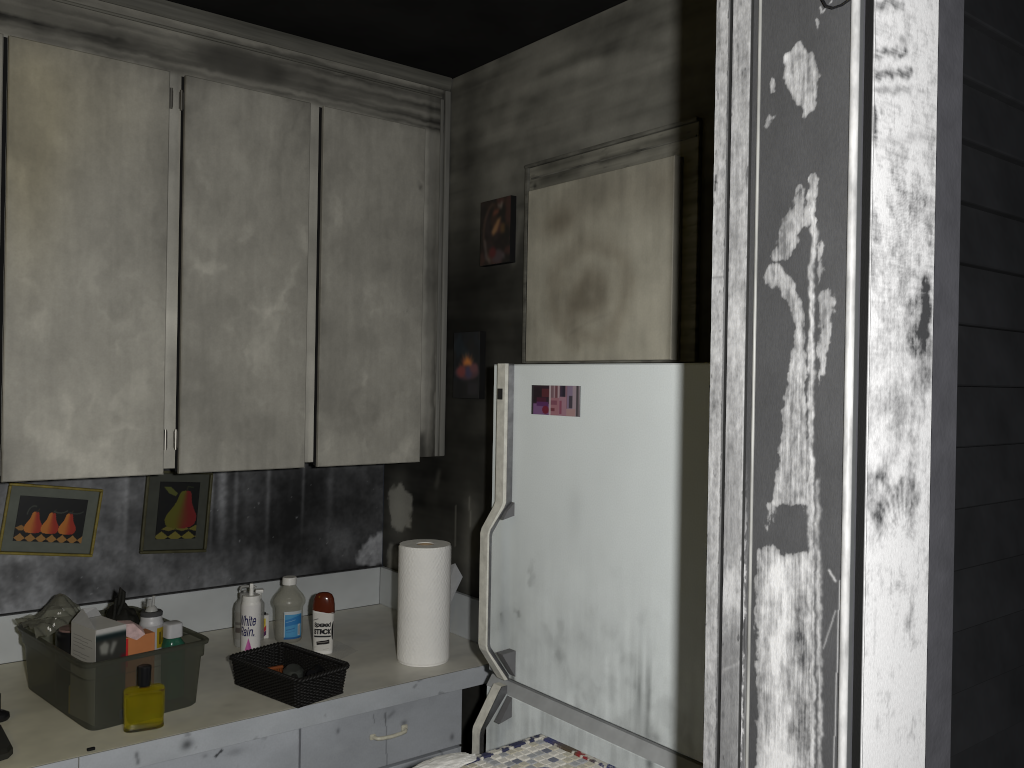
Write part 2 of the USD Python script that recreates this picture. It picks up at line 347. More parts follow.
# right wall, with an alcove that takes the fridge
s = Sheet((XR, YB, 0), (0, -1, 0), (0, 0, 1), YB - YI, CEIL, 0.006)
n1, n2, n3 = s.noise(.10, .07, 11, 4), s.noise(.20, .012, 12, 3), s.noise(.02, .02, 13, 3)
zz = s.y
c = .040 + .085 * sstep(zz, 1.80, 2.15) * sstep(s.x, .0, .5) + .025 * sstep(zz, 1.85, 2.3)
c = c * (1 + .20 * n1 + .12 * n2 + .07 * n3)
c = c * (1 - .45 * s.blob(470, 140, .05, .5))
for pts, w, k in (([(540, 72), (590, 55), (640, 44), (668, 46)], .020, .45), ([(555, 84), (610, 78), (640, 84)], .014, .3), ([(535, 118), (580, 105), (640, 100)], .010, .35), ([(520, 97), (545, 99)], .016, .4), ([(552, 110), (600, 108)], .008, .25), ([(500, 60), (540, 40), (600, 18)], .03, .2)):
    c = c * (1 - k * s.line(pts, w, .008))
c = c * (1 - .45 * s.blob(475, 300, .10, .25)) * (1 - .4 * s.blob(440, 430, .12, .15))
c = c + .09 * s.line([(478, 520), (468, 500)], .03, .02) + .12 * s.line([(470, 497), (471, 525)], .004, .003) + .09 * s.line([(456, 505), (456, 545)], .003, .002) + .07 * s.line([(441, 470), (438, 485)], .012, .006)
c = c + .09 * s.blob(470, 560, .035, .10) + .10 * s.line([(513, 262), (520, 215)], .01, .008) + .10 * s.line([(448, 392), (484, 392)], .004, .003) * (n3 > 0)
c = c + .26 * sstep(s.warp(np.maximum(s.poly([(390, 488), (400, 484), (413, 494), (413, 508), (408, 516), (412, 526), (400, 532), (392, 522)], .008), .7 * s.poly([(388, 540), (398, 544), (401, 572), (388, 568)], .012)), .006, .012, 311), .25, .9) + .10 * s.blob(398, 510, .05, .10)
cc = np.clip(c, .012, .4)[..., None] * np.array([1.02, 1.0, .88])
hole = (s.x > YB - 1.475) & (s.x < YB - .655) & (zz < 1.600)
wr = thing('wall_right', None, None, (XR, YB, 0), kind='structure')
s.build('sooty_plaster', cc, soot_wall, wr, 0.002, hole=hole)
part('alcove', cat_([box((XR + .004, .62, 0), (1.86, .655, 1.63)), box((XR + .004, 1.475, 0), (1.86, 1.51, 1.63)), box((1.83, .655, 0), (1.86, 1.475, 1.63)), box((XR + .004, .655, 1.600), (1.86, 1.475, 1.63))]), plain_wall, wr)

# doorway wall (siding outside), the camera looks in past its right-hand jamb
wf = thing('wall_front', None, None, (XJ, YE, 0), kind='structure')
part('wall_core', cat_([box((.775, .475, 0), (2.2, YI - .012, 2.5)), box((-2.0, .475, 0), (-.25, YI - .012, 2.5)), box((-.25, .475, 2.06), (.775, YI - .012, 2.5))]), plain_wall, wf)
EXPO = 0.066
zs0 = at_y(952, 695, .452)[2]
k0 = int((zs0 - .85) / EXPO)
for k in range(-2, 27):
    z = zs0 - k0 * EXPO + k * EXPO
    pr = [(.452, z), (.4535, z - .0015), (.4555, z - .002), (.474, z - .002), (.474, z + EXPO + .012), (.468, z + EXPO + .012)]
    part('siding_board', prism(pr, 'x', .9510, 1.75), siding_mat, wf)
part('corner_strip', rbox((.868, .446, .0), (.9500, .474, 2.3), .004), dark_grey_paint, wf)

# ---- jamb
jamb = thing('trim_1', None, None, (XJ, YE, 0), kind='structure')
JZ0, JZ1 = 1.15, 2.00
def streaks(s, sd): return s.noise(.0007, .014, sd, 3), s.noise(.0016, .0028, sd + 1, 4), s.noise(.010, .022, sd + 2, 4)
SOOT, WHITE = np.array([.056, .0565, .059]), np.array([.54, .54, .545])
RJ = .0009
# main jamb board between the two beads
s = Sheet((XJ + .003, .5440, JZ0), (0, -1, 0), (0, 0, 1), .5440 - .4385, JZ1 - JZ0, RJ)
a, b, d = streaks(s, 31)
A = s.poly([(800, 39), (804, 49), (814, 57), (820, 75), (817, 104), (809, 114), (800, 118), (804, 112), (796, 99), (786, 81), (784, 55), (793, 50)], .0018)
A = np.maximum(A, .9 * s.poly([(771, 74), (776, 83), (771, 94), (769, 85)], .0012))
A = np.maximum(A, .62 * s.poly([(764, 122), (770, 113), (781, 112), (774, 119), (768, 133)], .0022))
A = np.maximum(A, .9 * s.poly([(817, 16), (821, 22), (818, 28), (815, 22)], .0010))
A = np.maximum(A, .8 * s.line([(832, 0), (824, 14), (818, 6)], .002, .0010))
A = np.maximum(A, .62 * s.poly([(796, 190), (800, 184), (806, 188), (808, 204), (800, 212), (792, 204)], .0014))
A = np.maximum(A, .78 * s.poly([(784, 214), (798, 200), (808, 204), (812, 224), (800, 232), (796, 246), (788, 262), (776, 264), (768, 258), (778, 240), (781, 226)], .0022))
A = np.maximum(A, .95 * s.poly([(811, 172), (816, 168), (818, 190), (815, 230), (812, 232), (807, 214)], .0013))
A = np.maximum(A, .95 * s.poly([(764, 276), (766, 266), (778, 263), (792, 278), (802, 300), (806, 330), (806, 420), (810, 470), (808, 505), (770, 505), (776, 480), (782, 440), (784, 400), (792, 360), (795, 330), (790, 305), (780, 287), (770, 282)], .0024))
A = np.maximum(A, .66 * s.poly([(818, 294), (828, 288), (835, 287), (833, 320), (828, 362), (818, 392), (817, 340)], .0022))
A = np.maximum(A, .60 * s.poly([(817, 226), (826, 246), (825, 272), (817, 292)], .0022))
A = np.maximum(A, .95 * s.poly([(758, 552), (770, 540), (784, 556), (800, 552), (812, 550), (813, 600), (811, 800), (757, 800)], .0030))
A = np.maximum(A, .50 * s.poly([(764, 500), (782, 498), (776, 526), (768, 534), (764, 520)], .003) + .48 * s.poly([(794, 498), (810, 500), (812, 534), (806, 520)], .003))
A = s.warp(A, .0012, .004, 381)
ridge = np.maximum(s.line([(815, 226), (813, 300), (811, 440), (812, 560), (813, 690), (813, 800)], .0050, .0009), .8 * s.line([(818, 480), (819, 580), (821, 700), (819, 800)], .0040, .0012))
ridge = s.warp(ridge, .0009, .004, 385)
dark = s.line([(812.5, 560), (812, 700), (810, 768)], .0012, .0006)
thin = .75 * s.line([(840, 580), (838, 640), (834, 768)], .0010, .0005) + .6 * s.line([(836, 610), (824, 648)], .0012, .0006) + .7 * s.line([(830, 570), (837, 582)], .0016, .0006)
edge = sstep(A + .07 * b + .05 * a, .36, .58) * np.clip(A * 1.05, 0, 1)
dens = np.clip(.64 + .11 * a + .10 * b + .15 * d, .2, 1.25)
pale = s.warp(s.line([(778, 800), (778, 700), (780, 640), (784, 600), (778, 566)], .014, .006), .003, .012, 387)
greyer = np.clip(s.blob(800, 640, .010, .035) + .9 * s.blob(766, 640, .004, .02) + .8 * s.blob(800, 735, .010, .05) + .5 * s.blob(788, 490, .012, .02) + .4 * s.blob(799, 205, .01, .01), 0, 1)
dens = dens + .75 * pale - .40 * greyer
m = np.clip(edge * dens, 0, 1.4)
m = np.maximum(m, ridge * np.clip(.74 + .12 * a + .12 * b, 0, 1.1)) * (1 - .7 * dark) + thin
col = mix(SOOT * np.ones((s.ny, s.nx, 1)) * (1 + .04 * d[..., None]), WHITE, m / 1.2)
s.build('jamb_board', col, jamb_paint, jamb, .004, relief=.0004 * np.clip(m, 0, 1), edge=.0004)
# grey strip beside the inner bead, the chippy inner strip, and the end of the inside casing
s = Sheet((XJ + .003, .5525, JZ0), (0, -1, 0), (0, 0, 1), .0078, JZ1 - JZ0, RJ)
a, b, d = streaks(s, 41)
low = sstep(JZ0 + s.y, 1.50, 1.32)
m = np.clip(.08 * low * (2 + a) + .75 * low * sstep(.003 - s.x + .0015 * b, 0, .003), 0, 1)
s.build('stop_strip', mix(SOOT * np.ones((s.ny, s.nx, 1)), WHITE, m), jamb_paint, jamb, .004, edge=.0003)
s = Sheet((XJ - .001, .5752, JZ0), (0, -1, 0), (0, 0, 1), .0225, JZ1 - JZ0, RJ)
a, b, d = streaks(s, 51)
m = np.clip(.60 + .07 * a + .09 * b + .05 * d, .1, 1)
g = s.poly([(722, 640), (740, 620), (742, 700), (740, 800), (716, 800)], .004) + .55 * s.poly([(722, 440), (740, 440), (742, 545), (722, 560)], .008) + .5 * s.blob(735, 240, .006, .02)
m = m * (1 - .48 * np.clip(g * (1 + .2 * d + .15 * b), 0, 1)) + .25 * s.poly([(722, 575), (740, 565), (741, 606), (722, 612)], .003)
m = m * (1 - .75 * sstep(s.noise(.0022, .005, 57, 2), 2.3, 2.8))
m = m + .30 * s.line([(724, 670), (742, 662)], .002, .001)
m = m * (1 - .4 * np.exp(-s.x / .001))
s.build('inner_strip', mix(SOOT, WHITE * .82, m), jamb_paint, jamb, .006, edge=.0008, side=(.03, .03, .03))
s = Sheet((XJ - .003, .5950, JZ0), (0, -1, 0), (0, 0, 1), .0178, JZ1 - JZ0, RJ)
a, b, d = streaks(s, 61)
m = np.clip(.70 + .06 * a + .08 * b + .05 * d, .1, 1)
nail = s.line([(717, 174), (716, 190)], .002, .0006) + .8 * s.line([(715, 182), (718, 183)], .0015, .0006) + .6 * s.blob(720, 331, .0012, .0012) + .4 * s.line([(712, 278), (724, 277)], .0014, .0007)
m = m * (1 - np.clip(nail, 0, 1)) * (1 - .6 * sstep(s.noise(.0012, .004, 67, 2), 2.1, 2.6))
m = m * (1 - .7 * sstep(s.x + .0006 * b, s.W - .0022, s.W - .0008))
s.build('inner_casing_edge', mix(SOOT * .5, WHITE * .85, m), jamb_paint, jamb, .012, edge=.0012, side=(.02, .02, .02))
part('jamb_core', cat_([box((XJ + .0075, .4395, 0), (.772, .579, 2.06)), box((XJ + .0075, .5790, 0), (.80, YI, 2.06)), box((XJ + .001, .4395, 0), (XJ + .0075, .579, JZ0)), box((XJ + .001, .4395, JZ1), (XJ + .0075, .579, 2.06))]), dark_grey_paint, jamb)
bead_white = solid('worn_bead_paint', (.33, .33, .33), .5, .4, var=.45, scale=70, stretch=(1, 1, .35))
bead_grey = solid('thin_bead_paint', (.22, .22, .21), .45, .4, var=.5, scale=40, stretch=(1, 1, .25))
end_grey = solid('jamb_end_paint', (.075, .078, .080), .6, .2, var=.1)
for y, r, bm in ((.5443, .0017, bead_grey), (.4417, .0041, bead_white)):
    part('bead', tube([(XJ + .0028, y, 0), (XJ + .0028, y, JZ0), (XJ + .0028, y, 1.5), (XJ + .0028, y, 2.06)], r, 12), bm, jamb, smooth=True)
part('jamb_end', box((XJ + .0030, .4370, 0), (XJ + .0078, .4394, 2.06)), end_grey, jamb)
part('slot_shade', box((XJ + .0079, .449, 0), (.7450, .451, 2.06)), shade_black, jamb, label='black strip carrying the shade of the gap beside the jamb')  # strip coloured black for the shade deep in the gap
# ---- outside casing
casing = thing('trim_2', None, None, (.745, YE, 0), kind='structure')
s = Sheet((.7455, YE, JZ0), (1, 0, 0), (0, 0, 1), .1165, JZ1 - JZ0, RJ)
a, b, d = s.noise(.012, .0010, 71, 3), s.noise(.0014, .0014, 72, 4), s.noise(.012, .014, 73, 4)
av, e_ = s.noise(.0009, .02, 74, 3), s.noise(.004, .005, 75, 4)
Z = JZ0 + s.y
g = 0
for pts, w, k in (([(868, 5), (880, 6), (905, 4)], .007, .75), ([(872, 54), (888, 54), (908, 51)], .007, .85), ([(874, 74), (912, 73)], .009, .75), ([(868, 90), (912, 90)], .007, .5), ([(872, 104), (874, 120), (872, 145)], .014, .9), ([(880, 141), (925, 137)], .009, .3), ([(866, 20), (885, 28)], .006, .25), ([(900, 40), (908, 44)], .006, .5)):
    g = np.maximum(g, k * s.line(pts, w, .0022))
g = s.warp(g, .0016, .005, 391) * np.clip(1 + .16 * a + .22 * e_, 0, 1.3)
fan = 0
for (cx, cy), (rx_, ry_), per, k in (((880, 60), (.08, .07), .0030, .10), ((925, 330), (.035, .05), .0024, .10), ((905, 560), (.05, .05), .0040, .08)):
    (i, j), = s.ij([(cx, cy)]); rr = np.hypot(s.x - i * s.rx, s.y - j * s.ry)
    (i2, j2), = s.ij([(900, 210 if cy == 60 else cy)]); fan = fan + k * s.warp(np.sin(rr / per * 6.28), .0015, .006, 393 + int(cy)) * np.exp(-((s.x - i2 * s.rx) / rx_) ** 2 - ((s.y - j2 * s.ry) / ry_) ** 2)
(i, j), = s.ij([(905, 545)]); th = np.arctan2(s.y - j * s.ry, s.x - i * s.rx)
fan = fan + .16 * np.sin(th * 34 + 1.5 * d) * s.blob(895, 500, .03, .03)
body = s.poly([(860, 150), (940, 150), (940, 262), (860, 266)], .014) * .30 + s.poly([(860, 262), (940, 262), (940, 460), (860, 460)], .014) * .16
body = body + s.poly([(908, 262), (930, 282), (929, 352), (916, 366), (902, 340), (903, 300)], .003) * .24 + s.poly([(866, 476), (912, 458), (918, 495), (905, 530), (890, 520), (880, 536), (868, 512)], .004) * .40
body = body + .26 * s.line([(926, 700), (926, 640), (930, 560), (934, 470)], .012, .005) + .45 * s.blob(912, 608, .008, .020) + .30 * s.blob(897, 588, .014, .012) + .22 * s.blob(885, 690, .05, .03) + .30 * s.blob(926, 300, .012, .07) + .25 * s.blob(935, 235, .012, .03)
body = s.warp(body, .004, .010, 401)
tone = .05 + body * np.clip(1 + .35 * d, .2, 1.8) + .055 * a * sstep(Z, 1.50, 1.70) + .060 * b + .05 * av + .085 * e_ + .08 * d + fan
tone = tone - .16 * sstep(1.42 - Z, 0, .10)  # lower end paler: the blown-out flash painted into the colour
g = np.clip(np.maximum(g, tone), 0, 1)
g = g * (1 - .8 * np.exp(-((s.x - s.W) / .0022) ** 2)) * (1 - .55 * np.exp(-(s.x / .0022) ** 2))
s.build('casing_board', mix(np.array([.76, .76, .77]), np.array([.060, .061, .064]), g), jamb_paint, casing, .022, edge=.0016, side=(.008, .008, .008))  # sides coloured near black to carry the shade of the gap
part('casing_board', cat_([box((.7455, YE, 0), (.8620, YE + .022, JZ0)), box((.7455, YE, JZ1), (.8620, YE + .022, 2.2))]), solid('casing_paint', (.45, .45, .45), .6, .2, var=.3, scale=40), casing)

# ------------------------------------------------------------------ wall cabinet
YC, YFR = 1.964, 1.977
zc = lambda r: EYE + r
CABL = -0.62
wc = thing('wall_cabinet', 'long white wall cabinet with flat overlay doors, greyed by smoke, above the counter', 'cabinet', (CABL, YFR, 1.35))
CW = np.array([.372, .360, .318])
s = Sheet((CABL, YFR, 1.362), (1, 0, 0), (0, 0, 1), XR - .004 - CABL, CEIL - 1.362 - .002, .0035)
n1, n2, n3 = s.noise(.06, .05, 81, 4), s.noise(.22, .006, 82, 3), s.noise(.006, .25, 83, 3)
top = sstep(1.362 + s.y, 2.205, 2.23)
c = (1 - top) * (.95 + .12 * n1 + .06 * n3) + top * (.44 + .07 * n1 + .13 * n2 - .12 * sstep(-s.x, -1.15, -.7))
c = c * (1 - .72 * s.poly([(195, 40), (240, 46), (284, 66), (285, 78), (270, 82), (232, 76), (196, 62)], .010) * np.clip(.75 + .25 * n2, 0, 1))
c = c * (1 - .35 * s.line([(20, 30), (120, 52), (190, 68)], .02, .01)) * (1 - .3 * s.line([(330, 95), (370, 99)], .02, .01))
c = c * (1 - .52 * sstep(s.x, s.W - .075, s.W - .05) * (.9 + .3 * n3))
c = c * (1 - .75 * s.line([(423, 432), (423, 456)], .020, .006))
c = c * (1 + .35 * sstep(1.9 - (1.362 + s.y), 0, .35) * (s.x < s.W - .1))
c = s.warp(c, .0016, .012, 321)
s.build('face_frame', c[..., None] * CW, soot_paint, wc, .02)
part('carcass', cat_([box((CABL, YFR + .021, 1.372), (XR - .004, YB - .002, 1.390)), box((CABL, YFR + .021, 1.39), (CABL + .018, YB - .002, CEIL - .004)), box((CABL, YFR + .021, CEIL - .02), (XR - .004, YB - .002, CEIL - .003))]), cab_side, wc)
ZD0, ZD1 = zc(-.2100), zc(.6535)
doors = [(-.36, .2925), (.3015, .6065), (.6393, .9325), (.9662, 1.2540)]
for k, (x0, x1) in enumerate(doors):
    x00 = -.005 if k == 0 else x0
    s = Sheet((x00, YC, ZD0), (1, 0, 0), (0, 0, 1), x1 - x00, ZD1 - ZD0, .0028)
    n1, n2, n3, n4 = s.noise(.06, .07, 90 + k * 7, 4), s.noise(.010, .25, 91 + k * 7, 3), s.noise(.018, .025, 92 + k * 7, 4), s.noise(.004, .05, 93 + k * 7, 3)
    h = s.y / s.H
    n2 = s.warp(n2, .02, .06, 330 + k)
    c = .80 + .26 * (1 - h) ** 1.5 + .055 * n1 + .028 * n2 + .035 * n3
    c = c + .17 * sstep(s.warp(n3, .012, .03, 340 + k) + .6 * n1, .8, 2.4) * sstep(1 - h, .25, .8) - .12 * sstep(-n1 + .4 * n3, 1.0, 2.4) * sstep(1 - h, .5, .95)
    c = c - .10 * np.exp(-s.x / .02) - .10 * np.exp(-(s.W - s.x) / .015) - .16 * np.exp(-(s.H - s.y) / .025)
    tint = np.ones((s.ny, s.nx, 3))
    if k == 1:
        yel = np.clip(s.blob(25, 150, .07, .22) + .5 * s.blob(60, 90, .15, .15), 0, 1)  # warm lamp glow tinted into the upper left of this door
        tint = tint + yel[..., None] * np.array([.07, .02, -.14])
        c = c + .16 * s.poly([(20, 320), (45, 318), (48, 340), (25, 345)], .012) + .14 * s.blob(120, 325, .02, .012)
    if k == 2:
        for pts, w, q in (([(200, 155), (206, 185), (208, 210)], .008, .22), ([(196, 262), (210, 270), (222, 268)], .014, .30), ([(190, 250), (200, 275)], .006, .22), ([(262, 320), (285, 290), (300, 265)], .014, .18), ([(240, 240), (252, 228)], .010, .22), ([(225, 330), (250, 310), (290, 305)], .010, .16), ([(230, 350), (262, 345)], .008, .12), ([(300, 220), (308, 250)], .012, .14)):
            c = c + 1.25 * q * s.warp(s.line(pts, w, .006), .004, .010, 500) * np.clip(.8 + .4 * n3, .2, 1.5)
        c = c - .16 * s.blob(238, 452, .006, .004) - .14 * s.blob(224, 438, .006, .006) - .12 * s.blob(251, 439, .006, .005) - .10 * s.blob(270, 430, .03, .04) - .12 * s.blob(190, 110, .02, .03)
    if k == 3:
        for pts, w, q in (([(336, 190), (340, 225), (343, 260)], .016, .20), ([(332, 190), (330, 300)], .005, .14), ([(360, 330), (385, 300), (405, 320)], .010, .14), ([(350, 270), (352, 330)], .010, .12), ([(395, 400), (410, 390)], .012, .12)):
            c = c + 1.25 * q * s.warp(s.line(pts, w, .006), .004, .010, 510) * np.clip(.8 + .4 * n3, .2, 1.5)
        c = c - .5 * s.blob(420, 186, .006, .010) - .35 * s.blob(407, 309, .002, .002)
    c = s.warp(c, .003, .010, 350 + k)
    c = c * (1 + .022 * n4 + .018 * s.noise(.003, .004, 360 + k, 3))
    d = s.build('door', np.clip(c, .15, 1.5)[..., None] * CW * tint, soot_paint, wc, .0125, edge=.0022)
for x0, x1 in ((.2930, .3011), (.6337, .6402), (.9592, .9672)):  # dark strips carry the shade of the gaps beside the doors
    part('gap_shade', box((x0, YFR - .0011, ZD0 + .004), (x1, YFR - .0002, ZD1 - .002)), shade_black, wc, label='dark strip standing in for the shade in the gap beside a door')
# hinges on the stile between the first two full doors
for zz in (at_y(170, 440, YC)[2], at_y(176, 98, YC)[2]):
    for x in (.6115, .6333):
        hb = cat_([tube([(x, YFR - .004, zz - .022), (x, YFR - .004, zz + .022)], .0032, 10), box((x - .0045, YFR - .0032, zz - .018), (x + .0045, YFR - .0004, zz + .018))])
        part('hinge', hb, dull_nickel, wc, smooth=30, label='dull metal hinge barrel')
crown = [(YFR - .004, 2.330), (YFR - .008, 2.335), (YFR - .014, 2.352), (YFR - .014, CEIL - .001), (YFR - .0005, CEIL - .001), (YFR - .0005, 2.330)]
sooty_trim = solid('sooty_trim_paint', (.105, .103, .09), .6, .2, var=.6, scale=14, stretch=(.15, 1, 3))
part('crown_moulding', prism(crown, 'x', CABL, XR - .005), sooty_trim, wc)
part('top_bead', prism([(YFR - .005, 2.306), (YFR - .007, 2.309), (YFR - .005, 2.312), (YFR - .0005, 2.312), (YFR - .0005, 2.306)], 'x', CABL, XR - .03), sooty_trim, wc)
stile_trim = solid('sooty_stile_trim', (.16, .158, .145), .55, .25, var=.6, scale=10, stretch=(3, 1, .2))
part('end_strip', rbox((XR - .020, YFR - .010, 1.363), (XR - .004, YFR - .0005, 2.328), .003), stile_trim, wc, smooth=30)
part('end_strip', rbox((XR - .032, YFR - .006, 1.363), (XR - .0225, YFR - .0005, 2.304), .003), stile_trim, wc, smooth=30)

# ------------------------------------------------------------------ cabinet over the fridge
fc = thing('over_fridge_cabinet', 'flush cupboard in the wall over the fridge, one smoke-browned door', 'cupboard', (XR, 1.648, 1.606))
FY0, FY1, FZ0, FZ1 = 1.629, 1.120, 1.606, 2.066
s = Sheet((XR - .010, FY0, FZ0), (0, -1, 0), (0, 0, 1), FY0 - FY1, FZ1 - FZ0, .003)
n1, n2, n3 = s.noise(.04, .03, 121, 4), s.noise(.12, .005, 122, 3), s.noise(.004, .02, 123, 3)
c = .72 + .08 * n1 + .10 * n2
c = c * (1 - .30 * sstep(s.noise(.012, .004, 124, 3), 1.0, 2.0))
c = c * (1 - .5 * s.line([(540, 183), (580, 172)], .018, .008)) * (1 - .6 * s.poly([(600, 158), (640, 146), (640, 152), (600, 164)], .004))
c = c * (1 - .7 * s.blob(535, 186, .006, .008))
s.build('face_frame', np.clip(c, .1, 1.3)[..., None] * np.array([.26, .253, .215]), soot_paint, fc, .009)
part('edge_moulding', cat_([rbox((XR - .016, FY0 - .004, FZ0), (XR - .001, FY0 + .008, FZ1 + .006), .003), rbox((XR - .018, FY1, FZ1 - .003), (XR - .001, FY0 + .008, FZ1 + .006), .003)]), sooty_trim, fc, smooth=30)
part('top_bead', rbox((XR - .013, FY1 + .004, 2.035), (XR - .010, FY0 - .012, 2.039), .001), sooty_trim, fc)
s = Sheet((XR - .036, 1.598, 1.610), (0, -1, 0), (0, 0, 1), 1.598 - 1.157, .392, .0028)
n1, n2, n3 = s.noise(.05, .05, 131, 4), s.noise(.006, .05, 132, 3), s.noise(.02, .02, 133, 4)
h = s.y / s.H
c = 1.0 + .05 * n1 + .03 * n2 + .04 * n3 - .22 * sstep(h, .6, 1) - .10 * np.exp(-s.x / .02)
ring_ = np.hypot((s.x - s.ij([(588, 292)])[0][0] * s.rx) / .115, (s.y - s.ij([(588, 292)])[0][1] * s.ry) / .105)
ring_ = s.warp(.20 * np.exp(-((ring_ - 1) / .22) ** 2) + .22 * np.exp(-((ring_ - .3) / .25) ** 2), .008, .03, 361)
brown = ring_ + .20 * s.blob(583, 295, .075, .045) + .30 * s.blob(560, 222, .05, .03) + .22 * s.line([(545, 230), (580, 200), (640, 190)], .05, .03) + .18 * s.blob(572, 315, .03, .03) + .2 * s.blob(665, 185, .05, .05)
c = c * (1 - 1.15 * np.clip(brown, 0, .8)) + .08 * s.blob(600, 345, .10, .04) + .10 * s.line([(655, 260), (658, 340)], .02, .012)
c = c - .25 * s.line([(570, 333), (590, 322), (612, 312)], .003, .003) - .15 * s.blob(578, 348, .004, .012)
col = np.clip(c, .1, 1.4)[..., None] * np.array([.40, .382, .318]) * (1 + np.clip(brown, 0, 1)[..., None] * np.array([.12, -.02, -.16]))
s.build('door', col, soot_paint, fc, .025, edge=.0015)

# ------------------------------------------------------------------ worktop and base cabinet
ZT, YF = 0.910, 1.650
wt = thing('countertop', 'pale laminate countertop with low white upstand and edge, tidied clutter standing on it', 'countertop', (-.75, YF, ZT - .04))
s = Sheet((-.75, YF, ZT), (1, 0, 0), (0, 1, 0), XR - .012 + .75, YB - .016 - YF, .004)
n1, n2 = s.noise(.09, .05, 141, 4), s.noise(.01, .01, 142, 3)
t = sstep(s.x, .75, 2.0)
c = (.80 + .05 * n1 + .02 * n2)[..., None] * mix(np.array([.72, .69, .52]), np.array([.84, .82, .74]), t)  # dimmer, yellower light at the left end put into the colour
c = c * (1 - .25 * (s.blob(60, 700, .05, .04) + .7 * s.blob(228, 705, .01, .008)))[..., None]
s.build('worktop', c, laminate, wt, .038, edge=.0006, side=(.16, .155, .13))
s = Sheet((-.75, YF - .0015, ZT - .044), (1, 0, 0), (0, 0, 1), 1.125 + .0, .0425, .0025)
def edge_col(s, sd):
    n1, n2 = s.noise(.03, .015, sd, 4), s.noise(.008, .006, sd + 1, 3)
    c = (.46 + .015 * n1) * (1 - .35 * sstep(n2 + .6 * n1, 2.4, 3.4))
    return c[..., None] * np.array([.95, 1.0, 1.06])
s.build('edge_band', edge_col(s, 150), laminate, wt, .0014, edge=.0004)
s = Sheet((.3765, YF - .0015, ZT - .044), (1, 0, 0), (0, 0, 1), XR - .012 - .3765, .0425, .0025)
c = edge_col(s, 155) * (1 - .7 * (s.line([(185, 748), (190, 738)], .012, .006) + s.blob(188, 745, .012, .008) * .5 + s.line([(138, 752), (140, 762)], .004, .002)))[..., None]
s.build('edge_band', c, laminate, wt, .0014, edge=.0004)
s = Sheet((-.75, YB - .015, ZT + .0005), (1, 0, 0), (0, 0, 1), XR - .0155 + .75, .107, .003)
n1 = s.noise(.06, .04, 160, 4)
UPC = np.array([.54, .565, .575])
s.build('upstand', (.92 + .05 * n1)[..., None] * UPC, laminate, wt, .012, edge=.001)
part('upstand_cap', rbox((-.75, YB - .018, ZT + .1078), (XR - .0155, YB - .002, ZT + .1105), .001), gasket, wt)
s = Sheet((XR - .015, YB - .014, ZT + .0005), (0, -1, 0), (0, 0, 1), YB - .014 - YF - .005, .107, .003)
c = (.92 + .05 * s.noise(.06, .04, 161, 4))[..., None] * UPC
s.build('upstand', c, laminate, wt, .012, edge=.001)

bc = thing('base_cabinet', 'white base cabinet with scuffed drawer fronts under the countertop', 'cabinet', (-.75, 1.70, 0))
part('carcass', cat_([box((-.75, 1.692, .10), (1.193, YB - .02, .862)), box((-.75, 1.74, 0), (1.18, YB - .02, .10))]), cab_side, bc)
BCW = np.array([.40, .42, .45])
def front(name, x0, x1, z0, z1, sd, extra=None):
    s = Sheet((x0, 1.670, z0), (1, 0, 0), (0, 0, 1), x1 - x0, z1 - z0, .0025)
    n1, n2, n3 = s.noise(.05, .03, sd, 4), s.noise(.010, .020, sd + 1, 4), s.noise(.004, .014, sd + 2, 3)
    c = 1 + .06 * n1 - .22 * sstep(n2 + .5 * n1, 1.9, 3.2) - .35 * sstep(n3, 3.0, 3.6)
    if extra: c = c * extra(s)
    return s.build(name, np.clip(c, .1, 1.3)[..., None] * BCW, soot_paint, bc, .02, edge=.002)
front('drawer', -.45, .172, .722, .861, 170)
front('drawer', .176, .7915, .722, .861, 172, lambda s: (1 - .9 * s.line([(216, 757), (222, 750)], .004, .0012)) * (1 - .35 * s.blob(205, 756, .005, .004)) * (1 - .3 * s.blob(235, 752, .02, .008)))
dr = front('drawer', .7955, 1.192, .7305, .861, 174, lambda s: (1 - .45 * s.line([(386, 712), (387, 768)], .0025, .0008)) * (1 - .7 * s.line([(388, 718), (394, 712)], .006, .003)) * (1 - .6 * s.line([(386, 722), (385, 712)], .003, .0015)) * (1 - .5 * s.blob(404, 723, .008, .006)) * (1 - .55 * s.blob(452, 737, .006, .008)) * (1 - .5 * s.blob(338, 731, .004, .006)) * (1 - .4 * s.line([(374, 714), (375, 722)], .002, .001)))
for x0, x1 in ((-.45, .172), (.176, .7915), (.7955, 1.192)):
    front('cupboard_door', x0, x1, .11, .7245 if x0 > .7 else .716, 180 + int(50 * (x0 + 1)))
hz0 = .803
pts = [(.958, 1.668, hz0), (.959, 1.659, hz0), (.963, 1.6535, hz0 - .001), (.974, 1.652, hz0 - .002), (.996, 1.6515, hz0 - .003), (1.018, 1.652, hz0 - .002), (1.030, 1.6535, hz0 - .001), (1.034, 1.659, hz0), (1.035, 1.668, hz0)]
knob = cat_([tube(pts, .0042, 10), rbox((.950, 1.663, hz0 - .006), (.964, 1.6698, hz0 + .006), .003), rbox((1.028, 1.663, hz0 - .006), (1.043, 1.6698, hz0 + .009), .003), rbox((.986, 1.648, hz0 - .007), (1.006, 1.656, hz0 + .001), .003)])
part('handle', knob, cream_metal, dr, smooth=40, label='cream painted metal pull')

